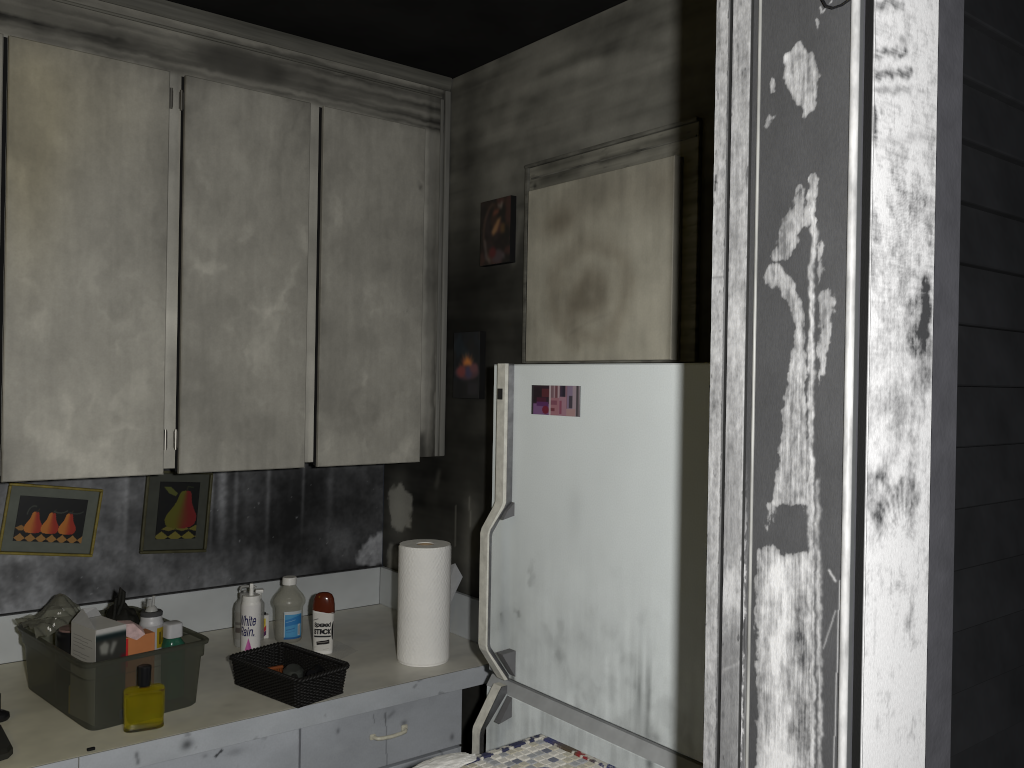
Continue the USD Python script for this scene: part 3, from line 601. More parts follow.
# ------------------------------------------------------------------ fridge
XF, FL, FR = 1.100, 1.453, .680
fr = thing('fridge', 'white two-door top-freezer fridge with long side handles, sooty near the bottom', 'fridge', (XF + .35, 1.03, 0))
body_white = solid('fridge_body_paint', (.60, .62, .62), .4, .35, var=.06)
part('cabinet_body', rbox((XF + .066, FR, .04), (1.78, FL, zc(.030)), .008), body_white, fr, smooth=30)
part('gasket', cat_([box((XF + .060, FR + .012, zc(-.58)), (XF + .066, FL - .012, zc(.02))), box((XF + .060, FR + .012, .14), (XF + .066, FL - .012, zc(-.61)))]), gasket, fr)
def panel(name, z0, z1, xf, sd, extra):
    s = Sheet((xf, FL, z0), (0, -1, 0), (0, 0, 1), FL - FR, z1 - z0, .0035)
    n1, n2, n3 = s.noise(.08, .08, sd, 4), s.noise(.006, .10, sd + 1, 3), s.noise(.012, .016, sd + 2, 4)
    c = extra(s, n1, n2, n3)
    return s, np.clip(c, .15, 1.1)[..., None] * np.array([.75, .80, .805])
def up(s, n1, n2, n3):
    low = 1 - sstep(s.y, .02, .40)
    c = 1.0 + .02 * n1 - low * (.06 + .024 * n2 + .035 * n3 + .035 * n1)
    n3 = s.warp(n3, .006, .02, 371)
    c = c - .32 * s.blob(650, 690, .055, .065) * np.clip(.6 + .5 * n2, 0, 1.5) - .14 * s.blob(505, 640, .05, .12) - .16 * s.line([(500, 520), (503, 640)], .012, .010) - .12 * s.blob(580, 640, .05, .03) - .10 * s.blob(575, 510, .02, .05)
    c = c + .12 * s.line([(608, 655), (609, 720)], .006, .003) + .12 * s.line([(619, 655), (620, 715)], .006, .003)
    c = c - .40 * sstep(n3, 1.7, 2.8) * low * sstep(.30 - s.x, 0, .25) - .10 * sstep(n3 + n1, 1.8, 3.2) * low - .25 * s.blob(653, 740, .03, .02) - .45 * s.line([(654, 735), (660, 738)], .004, .004)
    return c - .10 * s.line([(512, 380), (512, 500)], .015, .01)
s, c = panel('u', zc(-.586), zc(.036), XF, 190, up)
ud = s.build('freezer_door', c, enamel, fr, .058, edge=.0025)
def lo(s, n1, n2, n3):
    return .88 + .05 * n1 + .06 * n2 + .05 * n3 - .5 * s.blob(649, 764, .008, .015) - .12 * s.blob(500, 715, .03, .05)
s, c = panel('l', .15, zc(-.616), XF - .004, 200, lo)
ld = s.build('fridge_door', c, enamel, fr, .062, edge=.002)
bev = [(XF - .004, zc(-.616)), (XF + .010, zc(-.5955)), (XF + .055, zc(-.5935)), (XF + .055, zc(-.616))]
bevel_grey = solid('shaded_door_edge', (.33, .34, .345), .45, .35, var=.15, scale=25)  # darker grey puts the weak light on the door top into colour
part('door_top', prism(bev, 'y', FR, FL), bevel_grey, ld)
part('kick_plate', box((XF + .03, FR + .01, .02), (XF + .05, FL - .01, .13)), gasket, fr)
HY0, HY1 = 1.386, 1.410
o = XF
uh = [(o - .022, zc(.037)), (o - .022, zc(-.236)), (o - .027, zc(-.246)), (o - .055, zc(-.286)), (o - .058, zc(-.296)), (o - .058, zc(-.512)), (o - .055, zc(-.522)), (o - .010, zc(-.587)), (o - .001, zc(-.587)), (o - .001, zc(-.578)), (o - .047, zc(-.515)), (o - .049, zc(-.508)), (o - .049, zc(-.300)), (o - .047, zc(-.292)), (o - .018, zc(-.252)), (o - .001, zc(-.250)), (o - .001, zc(.037))]
part('handle', prism(uh, 'y', HY0, HY1), handle_white, ud, label='cream-white bowed side handle')
lh = [(o - .0045, zc(-.598)), (o - .0045, zc(-.612)), (o - .058, zc(-.674)), (o - .060, zc(-.684)), (o - .060, .32), (o - .0045, .27), (o - .0045, .258), (o - .069, .315), (o - .069, zc(-.682)), (o - .067, zc(-.672)), (o - .024, zc(-.606)), (o - .018, zc(-.598))]
part('handle', prism(lh, 'y', HY0, HY1), handle_white, ld, label='cream-white bowed side handle')
# chrome on the visible side of each handle, dark end brackets, badge
dark_chrome = solid('smoked_chrome', (.22, .22, .23), .3, .5, .9, var=.3, scale=50)
part('chrome_trim', prism([(x + (.004 if x < o - .03 else .008), z) for x, z in uh[:8]] + uh[8:], 'y', HY0 - .002, HY0), dark_chrome, ud, label='smoked chrome side trim')
part('chrome_trim', prism(lh, 'y', HY0 - .002, HY0), dark_chrome, ld, label='smoked chrome side trim')
bracket_grey = solid('bracket_grey', (.13, .13, .135), .5, .3)
part('bracket', prism([(o - .0005, zc(-.525)), (o - .034, zc(-.527)), (o - .0005, zc(-.576))], 'y', HY0 - .022, HY0 - .002), bracket_grey, ud, label='grey handle bracket')
part('bracket', prism([(o - .0005, zc(-.236)), (o - .018, zc(-.252)), (o - .028, zc(-.268)), (o - .0005, zc(-.262))], 'y', HY0 - .010, HY0 - .002), bracket_grey, ud, label='grey handle bracket')
part('bracket', prism([(o - .0045, zc(-.655)), (o - .034, zc(-.662)), (o - .0045, zc(-.617))], 'y', HY0 - .018, HY0 - .002), bracket_grey, ld, label='grey handle bracket')
bz = at_x(500.5, 394, XF - .022)
part('badge', rbox((XF - .0240, bz[1] - .007, bz[2] - .011), (XF - .0215, bz[1] + .008, bz[2] + .011), .001), black_plastic, ud, label='small black badge on the handle')
# picture magnet
im = Image.new('RGB', (84, 48), (150, 110, 125)); D = ImageDraw.Draw(im)
D.rectangle((0, 0, 32, 47), fill=(58, 34, 52)); D.rectangle((4, 4, 18, 26), fill=(44, 26, 40)); D.rectangle((19, 6, 31, 18), fill=(112, 50, 62)); D.rectangle((10, 20, 26, 28), fill=(90, 30, 60))
D.rectangle((3, 30, 32, 47), fill=(150, 108, 160)); D.rectangle((10, 27, 30, 33), fill=(110, 56, 120)); D.ellipse((20, 33, 31, 45), fill=(138, 36, 66)); D.rectangle((0, 0, 3, 47), fill=(64, 58, 66))
for x, w, cc_ in ((32, 3, (222, 200, 208)), (36, 3, (150, 120, 128)), (40, 2, (205, 176, 184)), (43, 3, (140, 92, 100)), (47, 3, (214, 188, 196)), (51, 4, (70, 58, 82)), (55, 5, (52, 44, 64)), (60, 2, (178, 140, 158)), (63, 9, (166, 146, 176)), (72, 6, (196, 176, 188)), (78, 3, (92, 86, 92)), (81, 3, (140, 126, 134))): D.rectangle((x, 0, x + w - 1, 47), fill=cc_)
D.rectangle((33, 20, 48, 47), fill=(196, 138, 150)); D.rectangle((34, 24, 45, 30), fill=(160, 98, 118)); D.rectangle((35, 36, 41, 40), fill=(140, 70, 84)); D.rectangle((49, 18, 61, 47), fill=(196, 150, 168)); D.rectangle((50, 24, 53, 44), fill=(168, 92, 118)); D.rectangle((62, 36, 76, 47), fill=(206, 168, 168)); D.rectangle((66, 16, 71, 34), fill=(86, 78, 92)); D.line((33, 0, 33, 47), fill=(232, 214, 220), width=2)
a_, b_ = at_x(531.5, 414, XF - .002), at_x(580, 386, XF - .002)
mg = thing('picture_magnet', 'small purple and pink photo magnet on the freezer door', 'magnet', (XF - .0005, a_[1], a_[2]))
img_sheet('print', im, (XF - .0026, a_[1], a_[2]), (0, -1, 0), (0, 0, 1), a_[1] - b_[1], b_[2] - a_[2], gloss_print, mg, .0005, gain=.62)
part('backing', box((XF - .0021, a_[1], a_[2]), (XF - .0004, b_[1], b_[2])), gasket, mg)

# ------------------------------------------------------------------ pictures
def pear(D, x, y, h, ca, cb, lean=0):
    """A pear with a lit and a red side, foot at (x, y)."""
    for t in np.linspace(0, 1, 60):
        r = h * np.interp(t, [0, .03, .10, .22, .34, .50, .65, .80, .90, .96, 1], [.16, .26, .345, .38, .355, .265, .19, .155, .135, .10, .0])
        yy = y - t * h
        for q in np.linspace(-1, 1, 25):
            w = sstep((q + 1) / 2, .25, .9); c = tuple(int(ca[k] + (cb[k] - ca[k]) * w) for k in range(3))
            X = x + lean * t * h + q * r
            D.rectangle((X - r / 12, yy - h / 60, X + r / 12, yy + h / 60), fill=c)
def framed(name, label, px, im, fw, frame_mat, matcol, inner, rgb_gain):
    """A framed print on the back wall whose corners are at px (upper left, upper right, lower right, lower left)."""
    P = [at_y(*q, YB - .012) for q in px]
    c0 = sum(P) / 4
    W = (np.linalg.norm(P[1] - P[0]) + np.linalg.norm(P[2] - P[3])) / 2; H = (np.linalg.norm(P[3] - P[0]) + np.linalg.norm(P[2] - P[1])) / 2
    e = (P[1] - P[0]) + (P[2] - P[3]); g = (P[0] - P[3]) + (P[1] - P[2]); ang = math.atan2(e[2], e[0]); ang2 = math.atan2(-g[0], g[2]); ang = (ang + ang2) / 2
    u, v, n = np.array([math.cos(ang), 0, math.sin(ang)]), np.array([-math.sin(ang), 0, math.cos(ang)]), np.array([0, -1., 0])
    t = thing(name, label, 'picture', c0 - v * H / 2 + n * 0, group='pear prints under the cabinet')
    def bar(a0, b0, a1, b1, d):
        m = rbox((a0, b0, 0), (a1, b1, d), .002); q = np.array(m.vertices)
        return trimesh.Trimesh(c0 + np.array([0, .010, 0]) + q[:, :1] * u + q[:, 1:2] * v + q[:, 2:] * n, m.faces, process=False)
    part('frame', cat_([bar(-W / 2, H / 2 - fw, W / 2, H / 2, .014), bar(-W / 2, -H / 2, W / 2, -H / 2 + fw, .014), bar(-W / 2, -H / 2 + fw, -W / 2 + fw, H / 2 - fw, .014), bar(W / 2 - fw, -H / 2 + fw, W / 2, H / 2 - fw, .014)]), frame_mat, t)
    part('backing', bar(-W / 2 + fw, -H / 2 + fw, W / 2 - fw, H / 2 - fw, .006), matcol, t, label='sooty mat board')
    x0, y0, x1, y1 = inner
    o_ = c0 + np.array([0, .010, 0]) + n * .0085 + u * (x0 - .5) * W + v * (y0 - .5) * H
    img_sheet('print', im, o_, u, v, (x1 - x0) * W, (y1 - y0) * H, print_mat, t, .002, gain=rgb_gain)
    return t
im = Image.new('RGB', (150, 100), (16, 18, 20)); D = ImageDraw.Draw(im)
for k in range(-1, 8):
    x = 12 + k * 23
    D.polygon([(x - 11, 92), (x, 82), (x + 11, 92), (x, 101)], fill=(205, 150, 80)); D.polygon([(x - 11, 70), (x, 78), (x + 11, 70), (x, 64)], fill=(190, 138, 70)) if k in (-1, 0) else None
D.rectangle((0, 76, 149, 79), fill=(16, 18, 20))
for x, ln in ((38, .04), (74, .04), (112, .04)):
    pear(D, x, 80, 46, (245, 150, 60), (205, 62, 40), ln)
    D.line((x + 3, 34, x + 8, 26), fill=(70, 60, 40), width=2)
D.arc((20, 20, 48, 60), 180, 290, fill=(76, 82, 74), width=3); D.arc((70, 8, 110, 34), 30, 130, fill=(80, 86, 78), width=3); D.arc((104, 10, 146, 34), 30, 130, fill=(66, 72, 66), width=3)
mat_green = solid('sooty_mat_green', (.115, .125, .105), .7, .2, var=.15, scale=25)
framed('pear_picture', 'gold-framed print of three orange pears, hung askew under the cabinet', [(7.5, 483), (104.6, 489), (91, 558), (-1, 553)], im, .006, gold_frame, mat_green, (.135, .19, .855, .83), .48)
im = Image.new('RGB', (90, 130), (13, 15, 16)); D = ImageDraw.Draw(im)
for k in range(4):
    x = 12 + k * 30; D.polygon([(x - 15, 124), (x, 112), (x + 15, 124), (x, 134)], fill=(150, 140, 60)); D.polygon([(x - 15 + 15, 107), (x + 15, 98), (x + 30, 107), (x + 15, 111)], fill=(140, 130, 55))
pear(D, 50, 104, 84, (120, 118, 30), (150, 40, 40), .12)
D.polygon([(10, 12), (24, 12), (40, 26), (36, 32), (22, 26)], fill=(112, 118, 52)); D.line((60, 20, 62, 10), fill=(50, 50, 30), width=3); D.line((62, 10, 74, 12), fill=(60, 70, 40), width=3)
mat_olive = solid('sooty_mat_olive', (.052, .055, .045), .7, .2, var=.2, scale=25)
framed('pear_picture', 'dark olive-framed print of a single large pear, tucked up under the cabinet', [(148.5, 472), (213.5, 470), (206, 553), (138.6, 553)], im, .007, olive_frame, mat_olive, (.21, .17, .815, .865), .48)

def canvas(name, label, q0, q1, im, gain):
    a, b = at_x(*q0, XR - .018), at_x(*q1, XR - .018)
    t = thing(name, label, 'picture', (XR, (a[1] + b[1]) / 2, a[2]), group='small picture blocks on the right wall')
    part('block', rbox((XR - .0175, a[1], a[2]), (XR - .0008, b[1], b[2]), .001), black_soot, t)
    img_sheet('print', im, (XR - .0188, a[1] - .001, a[2] + .001), (0, -1, 0), (0, 0, 1), a[1] - b[1] - .002, b[2] - a[2] - .002, gloss_print, t, .001, gain=gain)
im = Image.new('RGB', (64, 90), (34, 24, 20)); D = ImageDraw.Draw(im); r = np.random.default_rng(3)
for k in range(70):
    x, y = r.integers(0, 64), r.integers(0, 90); w, h_ = r.integers(3, 12), r.integers(3, 14); c_ = [(50, 34, 26), (28, 20, 18), (62, 38, 34), (40, 30, 30), (24, 20, 18)][k % 5]; D.ellipse((x - w, y - h_, x + w, y + h_), fill=c_)
D.arc((6, 4, 58, 86), 100, 260, fill=(86, 66, 56), width=3); D.polygon([(24, 44), (38, 28), (44, 26), (36, 44), (28, 50)], fill=(140, 104, 70)); D.polygon([(28, 16), (40, 14), (38, 20), (26, 22)], fill=(104, 60, 46)); D.line((38, 8, 40, 12), fill=(170, 160, 150), width=3); D.line((45, 6, 44, 14), fill=(160, 150, 140), width=3); D.rectangle((44, 36, 52, 48), fill=(84, 62, 36)); D.line((10, 54, 14, 82), fill=(96, 90, 90), width=3); D.ellipse((26, 70, 50, 88), fill=(70, 58, 62)); D.ellipse((20, 66, 34, 80), fill=(84, 30, 32)); D.line((16, 80, 22, 87), fill=(120, 112, 108), width=2); D.line((50, 76, 52, 84), fill=(110, 106, 110), width=2)
im = im.resize((64, 90)).filter(__import__('PIL.ImageFilter', fromlist=['x']).GaussianBlur(2.0))
canvas('small_canvas', 'small dark brown picture block, upper of the two on the right wall', (480, 266.5), (511, 195), im, .95)
im = Image.new('RGB', (64, 90), (18, 22, 28)); D = ImageDraw.Draw(im)
for k in range(40):
    x, y = r.integers(0, 64), r.integers(0, 90); w = r.integers(4, 12); D.ellipse((x - w, y - w, x + w, y + w), fill=[(20, 26, 34), (14, 18, 24), (26, 36, 44), (22, 22, 24)][k % 4])
for ang in np.linspace(200, 340, 8):
    cx, cy = 34, 50; X, Y = cx + 22 * math.cos(math.radians(ang)), cy + 22 * math.sin(math.radians(ang)); D.polygon([(cx - 4, cy), (X, Y), (cx + 4, cy)], fill=[(180, 100, 60), (150, 70, 60), (200, 128, 70)][int(ang) % 3]); D.line((cx, cy, X, Y), fill=(210, 140, 90))
D.ellipse((4, 44, 62, 64), fill=(84, 58, 66)); D.ellipse((10, 46, 30, 60), fill=(130, 66, 66)); D.ellipse((30, 46, 46, 62), fill=(72, 64, 92)); D.ellipse((40, 42, 60, 54), fill=(110, 70, 76)); D.polygon([(24, 44), (36, 34), (44, 44)], fill=(206, 126, 60)); D.rectangle((0, 66, 63, 89), fill=(22, 23, 26)); D.rectangle((36, 68, 60, 84), fill=(40, 38, 44))
im = im.filter(__import__('PIL.ImageFilter', fromlist=['x']).GaussianBlur(2.0))
canvas('small_canvas', 'small dark picture block of an orange flower, lower of the two on the right wall', (453, 398), (480.5, 331), im, .95)

# ------------------------------------------------------------------ things on the counter
# paper towel roll
tp = at_z(423, 667.5, ZT); away = np.array([tp[0], tp[1]]) / math.hypot(tp[0], tp[1])
RT, HT = .0615, .270
tc = (tp[0] + away[0] * RT * .97, tp[1] + away[1] * RT * .97, ZT + .0006)
t = thing('paper_towel_roll', 'tall white roll of quilted paper towel standing on the counter near the fridge', 'paper towel', tc)
v = []
nz, na = 150, 240
Zs, As = np.linspace(0.0, HT, nz), np.arange(na) / na * 2 * np.pi
ZZ, AA = np.meshgrid(Zs, As, indexing='ij')
q = .0006 * (np.abs(np.sin(AA * 22 + ZZ * 230)) * np.abs(np.sin(AA * 22 - ZZ * 230))) ** .5
rr = RT - .0006 + q
rr = np.where((ZZ < .004) | (ZZ > HT - .004), rr - .002, rr)
v = np.stack([rr * np.cos(AA), rr * np.sin(AA), ZZ], -1).reshape(-1, 3)
f = []
ii = np.arange(nz * na).reshape(nz, na); jj = np.roll(ii, -1, 1)
f = np.vstack([np.column_stack([ii[:-1].ravel(), jj[:-1].ravel(), jj[1:].ravel()]), np.column_stack([ii[:-1].ravel(), jj[1:].ravel(), ii[1:].ravel()])])
part('sheets', (v, f), towel_paper, t, True, smooth=True)
an = trimesh.creation.annulus(.021, RT - .0025, .004, sections=64); an.apply_translation((0, 0, HT - .002))
an2 = trimesh.creation.annulus(.021, RT - .0025, .004, sections=64); an2.apply_translation((0, 0, .003))
part('roll_end', an, towel_paper, t, True)
core = trimesh.creation.annulus(.0195, .0212, HT - .004, sections=48); core.apply_translation((0, 0, HT / 2))
part('core', core, cardboard, t, True, label='brown cardboard core')
plug = trimesh.creation.cylinder(.019, .004, sections=32); plug.apply_translation((0, 0, HT - .03))
# added pale sheet standing for the wall's clean gleaming patch behind the roll
pa = [at_x(*q, XR - .004) for q in ((449, 566), (463, 592), (450, 640))]
b0 = np.array([XR - .020, 1.930, ZT + .112])
pp = np.array([(XR - .010, 1.945, 1.075), (XR - .008, 1.905, 1.090), (XR - .010, 1.868, 1.062), (XR - .038, 1.885, .990), (XR - .060, 1.905, .914), (XR - .060, 1.950, .914)])
ctr = pp.mean(0) + np.array([-.004, 0, 0])
vv = np.vstack([pp, ctr, pp - np.array([.0008, 0, 0]), ctr - np.array([.0008, 0, 0])])
ff = [(6, k, (k + 1) % 6) for k in range(6)] + [(13, 7 + (k + 1) % 6, 7 + k) for k in range(6)] + [(k, 7 + k, 7 + (k + 1) % 6) for k in range(6)] + [(k, 7 + (k + 1) % 6, (k + 1) % 6) for k in range(6)]
single('gleam_patch', (vv, np.array(ff)), solid('pale_gleam_patch', (.42, .43, .45), .8, .1), 'added pale sheet standing in for the clean gleaming wall patch behind the paper towel roll', 'paper')

FACE = math.atan2(-.95, -.42)            # direction from the bottles to the viewer
def place(px, py, depth):
    p_ = at_z(px, py, ZT); a = p_[:2] / np.linalg.norm(p_[:2]); return (p_[0] + a[0] * depth, p_[1] + a[1] * depth, ZT + .0004)
def face_rot(p): return math.atan2(p[1], p[0]) - math.pi / 2      # local -y looks at the viewer

# rubbing alcohol bottle
p = place(288.5, 644, .036); t = thing('alcohol_bottle', 'frosted clear plastic bottle with white cap and blue label', 'bottle', p, face_rot(p))
sec = [(0, .029, .029, 2.2), (.004, .0325, .0325, 2.2), (.020, .0335, .0335, 2.2), (.070, .0335, .0335, 2.2), (.084, .0345, .0345, 2.1), (.090, .0385, .0385, 2.1), (.096, .0402, .0402, 2), (.103, .0390, .0390, 2), (.112, .0340, .0340, 2), (.124, .0235, .0235, 2), (.134, .0165, .0165, 2), (.140, .0150, .0150, 2), (.146, .0148, .0148, 2)]
part('body', loft(sec), frosted, t, True, smooth=40)
part('cap', loft([(.139, .0172, .0172, 2), (.1395, .0176, .0176, 2), (.1545, .0172, .0172, 2), (.1565, .016, .016, 2)]), white_plastic, t, True, smooth=40, label='white screw cap')
im = Image.new('RGB', (110, 130), (88, 166, 216)); D = ImageDraw.Draw(im)
D.rectangle((0, 0, 109, 14), fill=(212, 220, 224)); D.rectangle((0, 0, 5, 129), fill=(196, 214, 224)); D.polygon([(6, 40), (60, 26), (109, 18), (109, 64), (50, 62), (6, 70)], fill=(56, 134, 200)); D.line((10, 50, 60, 40), fill=(150, 200, 230), width=3); D.line((12, 86, 58, 78), fill=(60, 120, 180), width=5); D.line((12, 98, 56, 92), fill=(70, 130, 190), width=3)
D.rectangle((78, 62, 98, 114), fill=(206, 214, 218))
for k in range(8): D.line((81, 72 + k * 5, 95, 72 + k * 5), fill=(110, 116, 128), width=2)
D.rectangle((0, 120, 109, 129), fill=(50, 110, 170))
wrap('label', im, sec, 252, 330, .010, .078, print_mat, t, gain=.80, label='blue and white printed label')

# hair spray bottle / can with printed name
p = place(250.5, 653, .022); t = thing('hair_spray', 'white pump bottle with dark blue lettering and a pink triangle', 'hair spray', p, face_rot(p))
sec = [(0, .0215, .0215, 2), (.003, .0230, .0230, 2), (.112, .0230, .0230, 2), (.117, .0215, .0215, 2)]
part('body', loft(sec), white_plastic, t, True, smooth=40)
part('collar', loft([(.116, .0205, .0205, 2), (.118, .0210, .0210, 2), (.130, .0208, .0208, 2), (.132, .0195, .0195, 2)]), white_plastic, t, True, smooth=40)
part('nozzle', cat_([loft([(.131, .0055, .0055, 2), (.150, .0045, .0045, 2)], 16), rbox((-.0045, -.006, .148), (.0045, .006, .160), .002)]), white_plastic, t, True, smooth=40)
im = Image.new('RGB', (250, 240), (226, 224, 222)); D = ImageDraw.Draw(im)
w1 = slanted('White', 52, (34, 34, 84), (226, 224, 222), .22, 1).resize((158, 56)); w2 = slanted('Rain.', 52, (34, 34, 84), (226, 224, 222), .22, 1).resize((136, 50))
im.paste(w1, (26, 52)); im.paste(w2, (34, 112))
D.polygon([(88, 236), (120, 170), (152, 236)], fill=(206, 112, 176)); D.polygon([(120, 170), (152, 236), (124, 236)], fill=(186, 84, 158)); D.line((150, 164, 186, 162), fill=(150, 150, 170), width=2)
wrap('label', im, sec, 175, 345, .004, .112, print_mat, t, gain=.92, label='white label with dark blue lettering and pink triangle')

# lotion pump behind it
p = place(244, 648, .024); t = thing('pump_bottle', 'grey translucent pump bottle half hidden behind the white spray bottle', 'bottle', p, face_rot(p))
part('body', loft([(0, .021, .021, 2.4), (.004, .0235, .0235, 2.4), (.092, .0235, .0235, 2.3), (.104, .0205, .0205, 2), (.112, .013, .013, 2), (.120, .0115, .0115, 2)]), frosted_grey, t, True, smooth=40)
part('pump', cat_([loft([(.118, .0125, .0125, 2), (.128, .0125, .0125, 2), (.129, .004, .004, 2), (.134, .004, .004, 2)], 24), tube([(-.010, 0, .128), (-.010, 0, .138), (-.007, 0, .1425), (.004, -.002, .1435), (.020, -.004, .1435), (.026, -.005, .139)], .0034, 10)]), grey_plastic, t, True, smooth=40, label='grey pump head')
im = Image.new('RGB', (40, 60), (150, 148, 142)); D = ImageDraw.Draw(im); D.rectangle((2, 22, 30, 27), fill=(112, 110, 106)); D.rectangle((2, 34, 36, 44), fill=(96, 88, 84))
wrap('label', im, [(0, .0235, .0235, 2.4), (.1, .0235, .0235, 2.4)], 210, 290, .020, .085, print_mat, t, gain=.75)
# second pump spout seen right of the nozzle
p = place(257, 642, .02); t = thing('spray_bottle', 'small white spray bottle at the back, mostly hidden by the lettered one', 'bottle', p, face_rot(p))
part('body', loft([(0, .015, .015, 2), (.003, .0165, .0165, 2), (.090, .0165, .0165, 2), (.100, .010, .010, 2), (.104, .009, .009, 2)]), frosted_grey, t, True, smooth=40)
part('cap', cat_([loft([(.103, .0100, .0100, 2), (.118, .0095, .0095, 2)], 24), rbox((-.006, -.012, .1175), (.014, .006, .1265), .003)]), white_plastic, t, True, smooth=40, label='white spray head')

# yellow and red box-like tube
p = place(263, 639, .012); rz = face_rot(p) + .1
t = thing('ointment_box', 'small white carton with yellow and red print beside the spray bottle', 'carton', p, rz)
part('carton', rbox((-.0125, -.012, 0), (.0125, .012, .058), .0012), white_plastic, t, True, smooth=30)
part('cap', loft([(.058, .007, .007, 2), (.063, .006, .006, 2)], 20), black_plastic, t, True, label='dark cap')
im = Image.new('RGB', (36, 84), (228, 226, 220)); D = ImageDraw.Draw(im); D.rectangle((0, 10, 24, 48), fill=(226, 204, 62)); D.ellipse((6, 16, 22, 36), fill=(214, 176, 40)); D.polygon([(0, 60), (26, 36), (26, 52), (0, 76)], fill=(196, 52, 64)); D.polygon([(0, 76), (26, 54), (26, 70), (8, 84), (0, 84)], fill=(86, 40, 90))
Mx = np.array([[math.cos(rz), -math.sin(rz)], [math.sin(rz), math.cos(rz)]])
def w_(x, y, z): q = Mx @ np.array([x, y]); return np.array([p[0] + q[0], p[1] + q[1], p[2] + z])
img_sheet('print', im, w_(-.0118, -.0126, .001), np.array([*(Mx @ [1, 0]), 0]), (0, 0, 1), .0236, .056, print_mat, t, .0005, gain=.8)

# deodorant
p = place(323, 655, .017); t = thing('deodorant_stick', 'white deodorant stick with red-brown cap and black lettering', 'deodorant', p, face_rot(p) - .12)
sec = [(0, .0215, .0125, 2.8), (.003, .0228, .0138, 2.8), (.060, .0245, .0150, 2.8), (.100, .0258, .0155, 2.8), (.105, .0258, .0155, 2.8)]
part('body', loft(sec), white_plastic, t, True, smooth=40)
top = [(.098, .0262, .0159, 2.8), (.116, .0258, .0155, 2.7), (.130, .0235, .0142, 2.5), (.139, .0190, .0115, 2.3), (.143, .0120, .0075, 2.2), (.144, .004, .003, 2)]
capm = loft(top); vv = np.array(capm.vertices); lowv = vv[:, 2] < .099; vv[lowv, 2] = .104 - .55 * (vv[lowv, 0] + .026) * .3
part('cap', trimesh.Trimesh(vv, capm.faces, process=False), cap_brown, t, True, smooth=40, label='translucent red-brown cap')
im = Image.new('RGB', (180, 300), (222, 220, 214)); D = ImageDraw.Draw(im)
a1 = slanted('Speed', 54, (24, 24, 26), (222, 220, 214), .06, 3).resize((112, 46)); a2 = slanted('STICK', 50, (24, 24, 26), (222, 220, 214), .06, 3).resize((122, 44))
im.paste(a1, (30, 72)); im.paste(a2, (24, 124)); D.rectangle((24, 178, 146, 190), fill=(40, 40, 42)); D.line((16, 58, 66, 44), fill=(70, 70, 72), width=6)
D.polygon([(50, 226), (130, 208), (134, 240), (54, 252)], fill=(36, 32, 32)); D.line((60, 234, 122, 224), fill=(150, 146, 142), width=5)
D.ellipse((150, 70, 196, 214), fill=(26, 25, 26)); D.line((20, 270, 50, 266), fill=(170, 166, 160), width=4); D.line((90, 284, 130, 280), fill=(180, 176, 170), width=4)
wrap('label', im, sec, 202, 340, .008, .098, print_mat, t, gain=.85, label='white label with black lettering')

# clear plastic sheet on the counter
q4 = [at_z(*q, ZT) for q in ((318, 652), (331, 638), (358, 651), (338, 661))]
vv = np.array([[*q[:2], ZT + .0006] for q in q4] + [[*q[:2], ZT + .0011] for q in q4])
single('plastic_sheet', trimesh.convex.convex_hull(vv), film_mat, 'small clear plastic sheet lying flat beside the deodorant', 'plastic sheet')
q4 = [at_z(*q, ZT) for q in ((214, 655), (232, 641), (268, 650), (252, 660))]
vv = np.array([[*q[:2], ZT + .0006] for q in q4] + [[*q[:2], ZT + .0010] for q in q4])

# yellow bottle
p = place(143.5, 733, .018); rz = face_rot(p) + .10; t = thing('oil_bottle', 'square-shouldered bottle of yellow liquid with black cap in front of the tub', 'bottle', p, rz)
def wavy(k, z0, z1, r=.006):
    out = []
    for z in np.concatenate([np.linspace(z0, z0 + r, 6), np.linspace(z0 + .012, z1 - .014, 12), np.linspace(z1 - r, z1, 6)]):
        e = max(0, 1 - min(z - z0, z1 - z) / r); q = 1 - .20 * e ** 2
        waist = 1 - .035 * math.exp(-((z - z0 - .018) / .010) ** 2)
        out.append((z, .0350 * k * q * waist, .0160 * k * (1 - .35 * e ** 2), 5.0))
    return out
part('glass', loft(wavy(1.0, 0, .079) + [(.0795, .016, .010, 3), (.0805, .0100, .0095, 2), (.086, .0092, .0092, 2)]), yellow_glass, t, True, smooth=50)
part('liquid', loft(wavy(.90, .006, .068)), yellow_liquid, t, True, smooth=50)
part('cap', loft([(.0815, .0108, .0108, 2), (.083, .0116, .0116, 2), (.108, .0116, .0116, 2), (.112, .0122, .0122, 2), (.1165, .0118, .0118, 2), (.118, .009, .009, 2)], 32), black_plastic, t, True, smooth=40, label='glossy black cap')

# debris on the counter edge
p = at_z(91, 751, ZT)
dm = trimesh.creation.icosphere(2, .006); dv = np.array(dm.vertices) * [1.3, .8, .45] + .0012 * np.sin(np.array(dm.vertices) * 900)
single('soot_crumb', trimesh.Trimesh(dv + [p[0], p[1], ZT + .0035], dm.faces), black_soot, 'small dark crumb of debris near the counter front edge', 'debris', smooth=True)

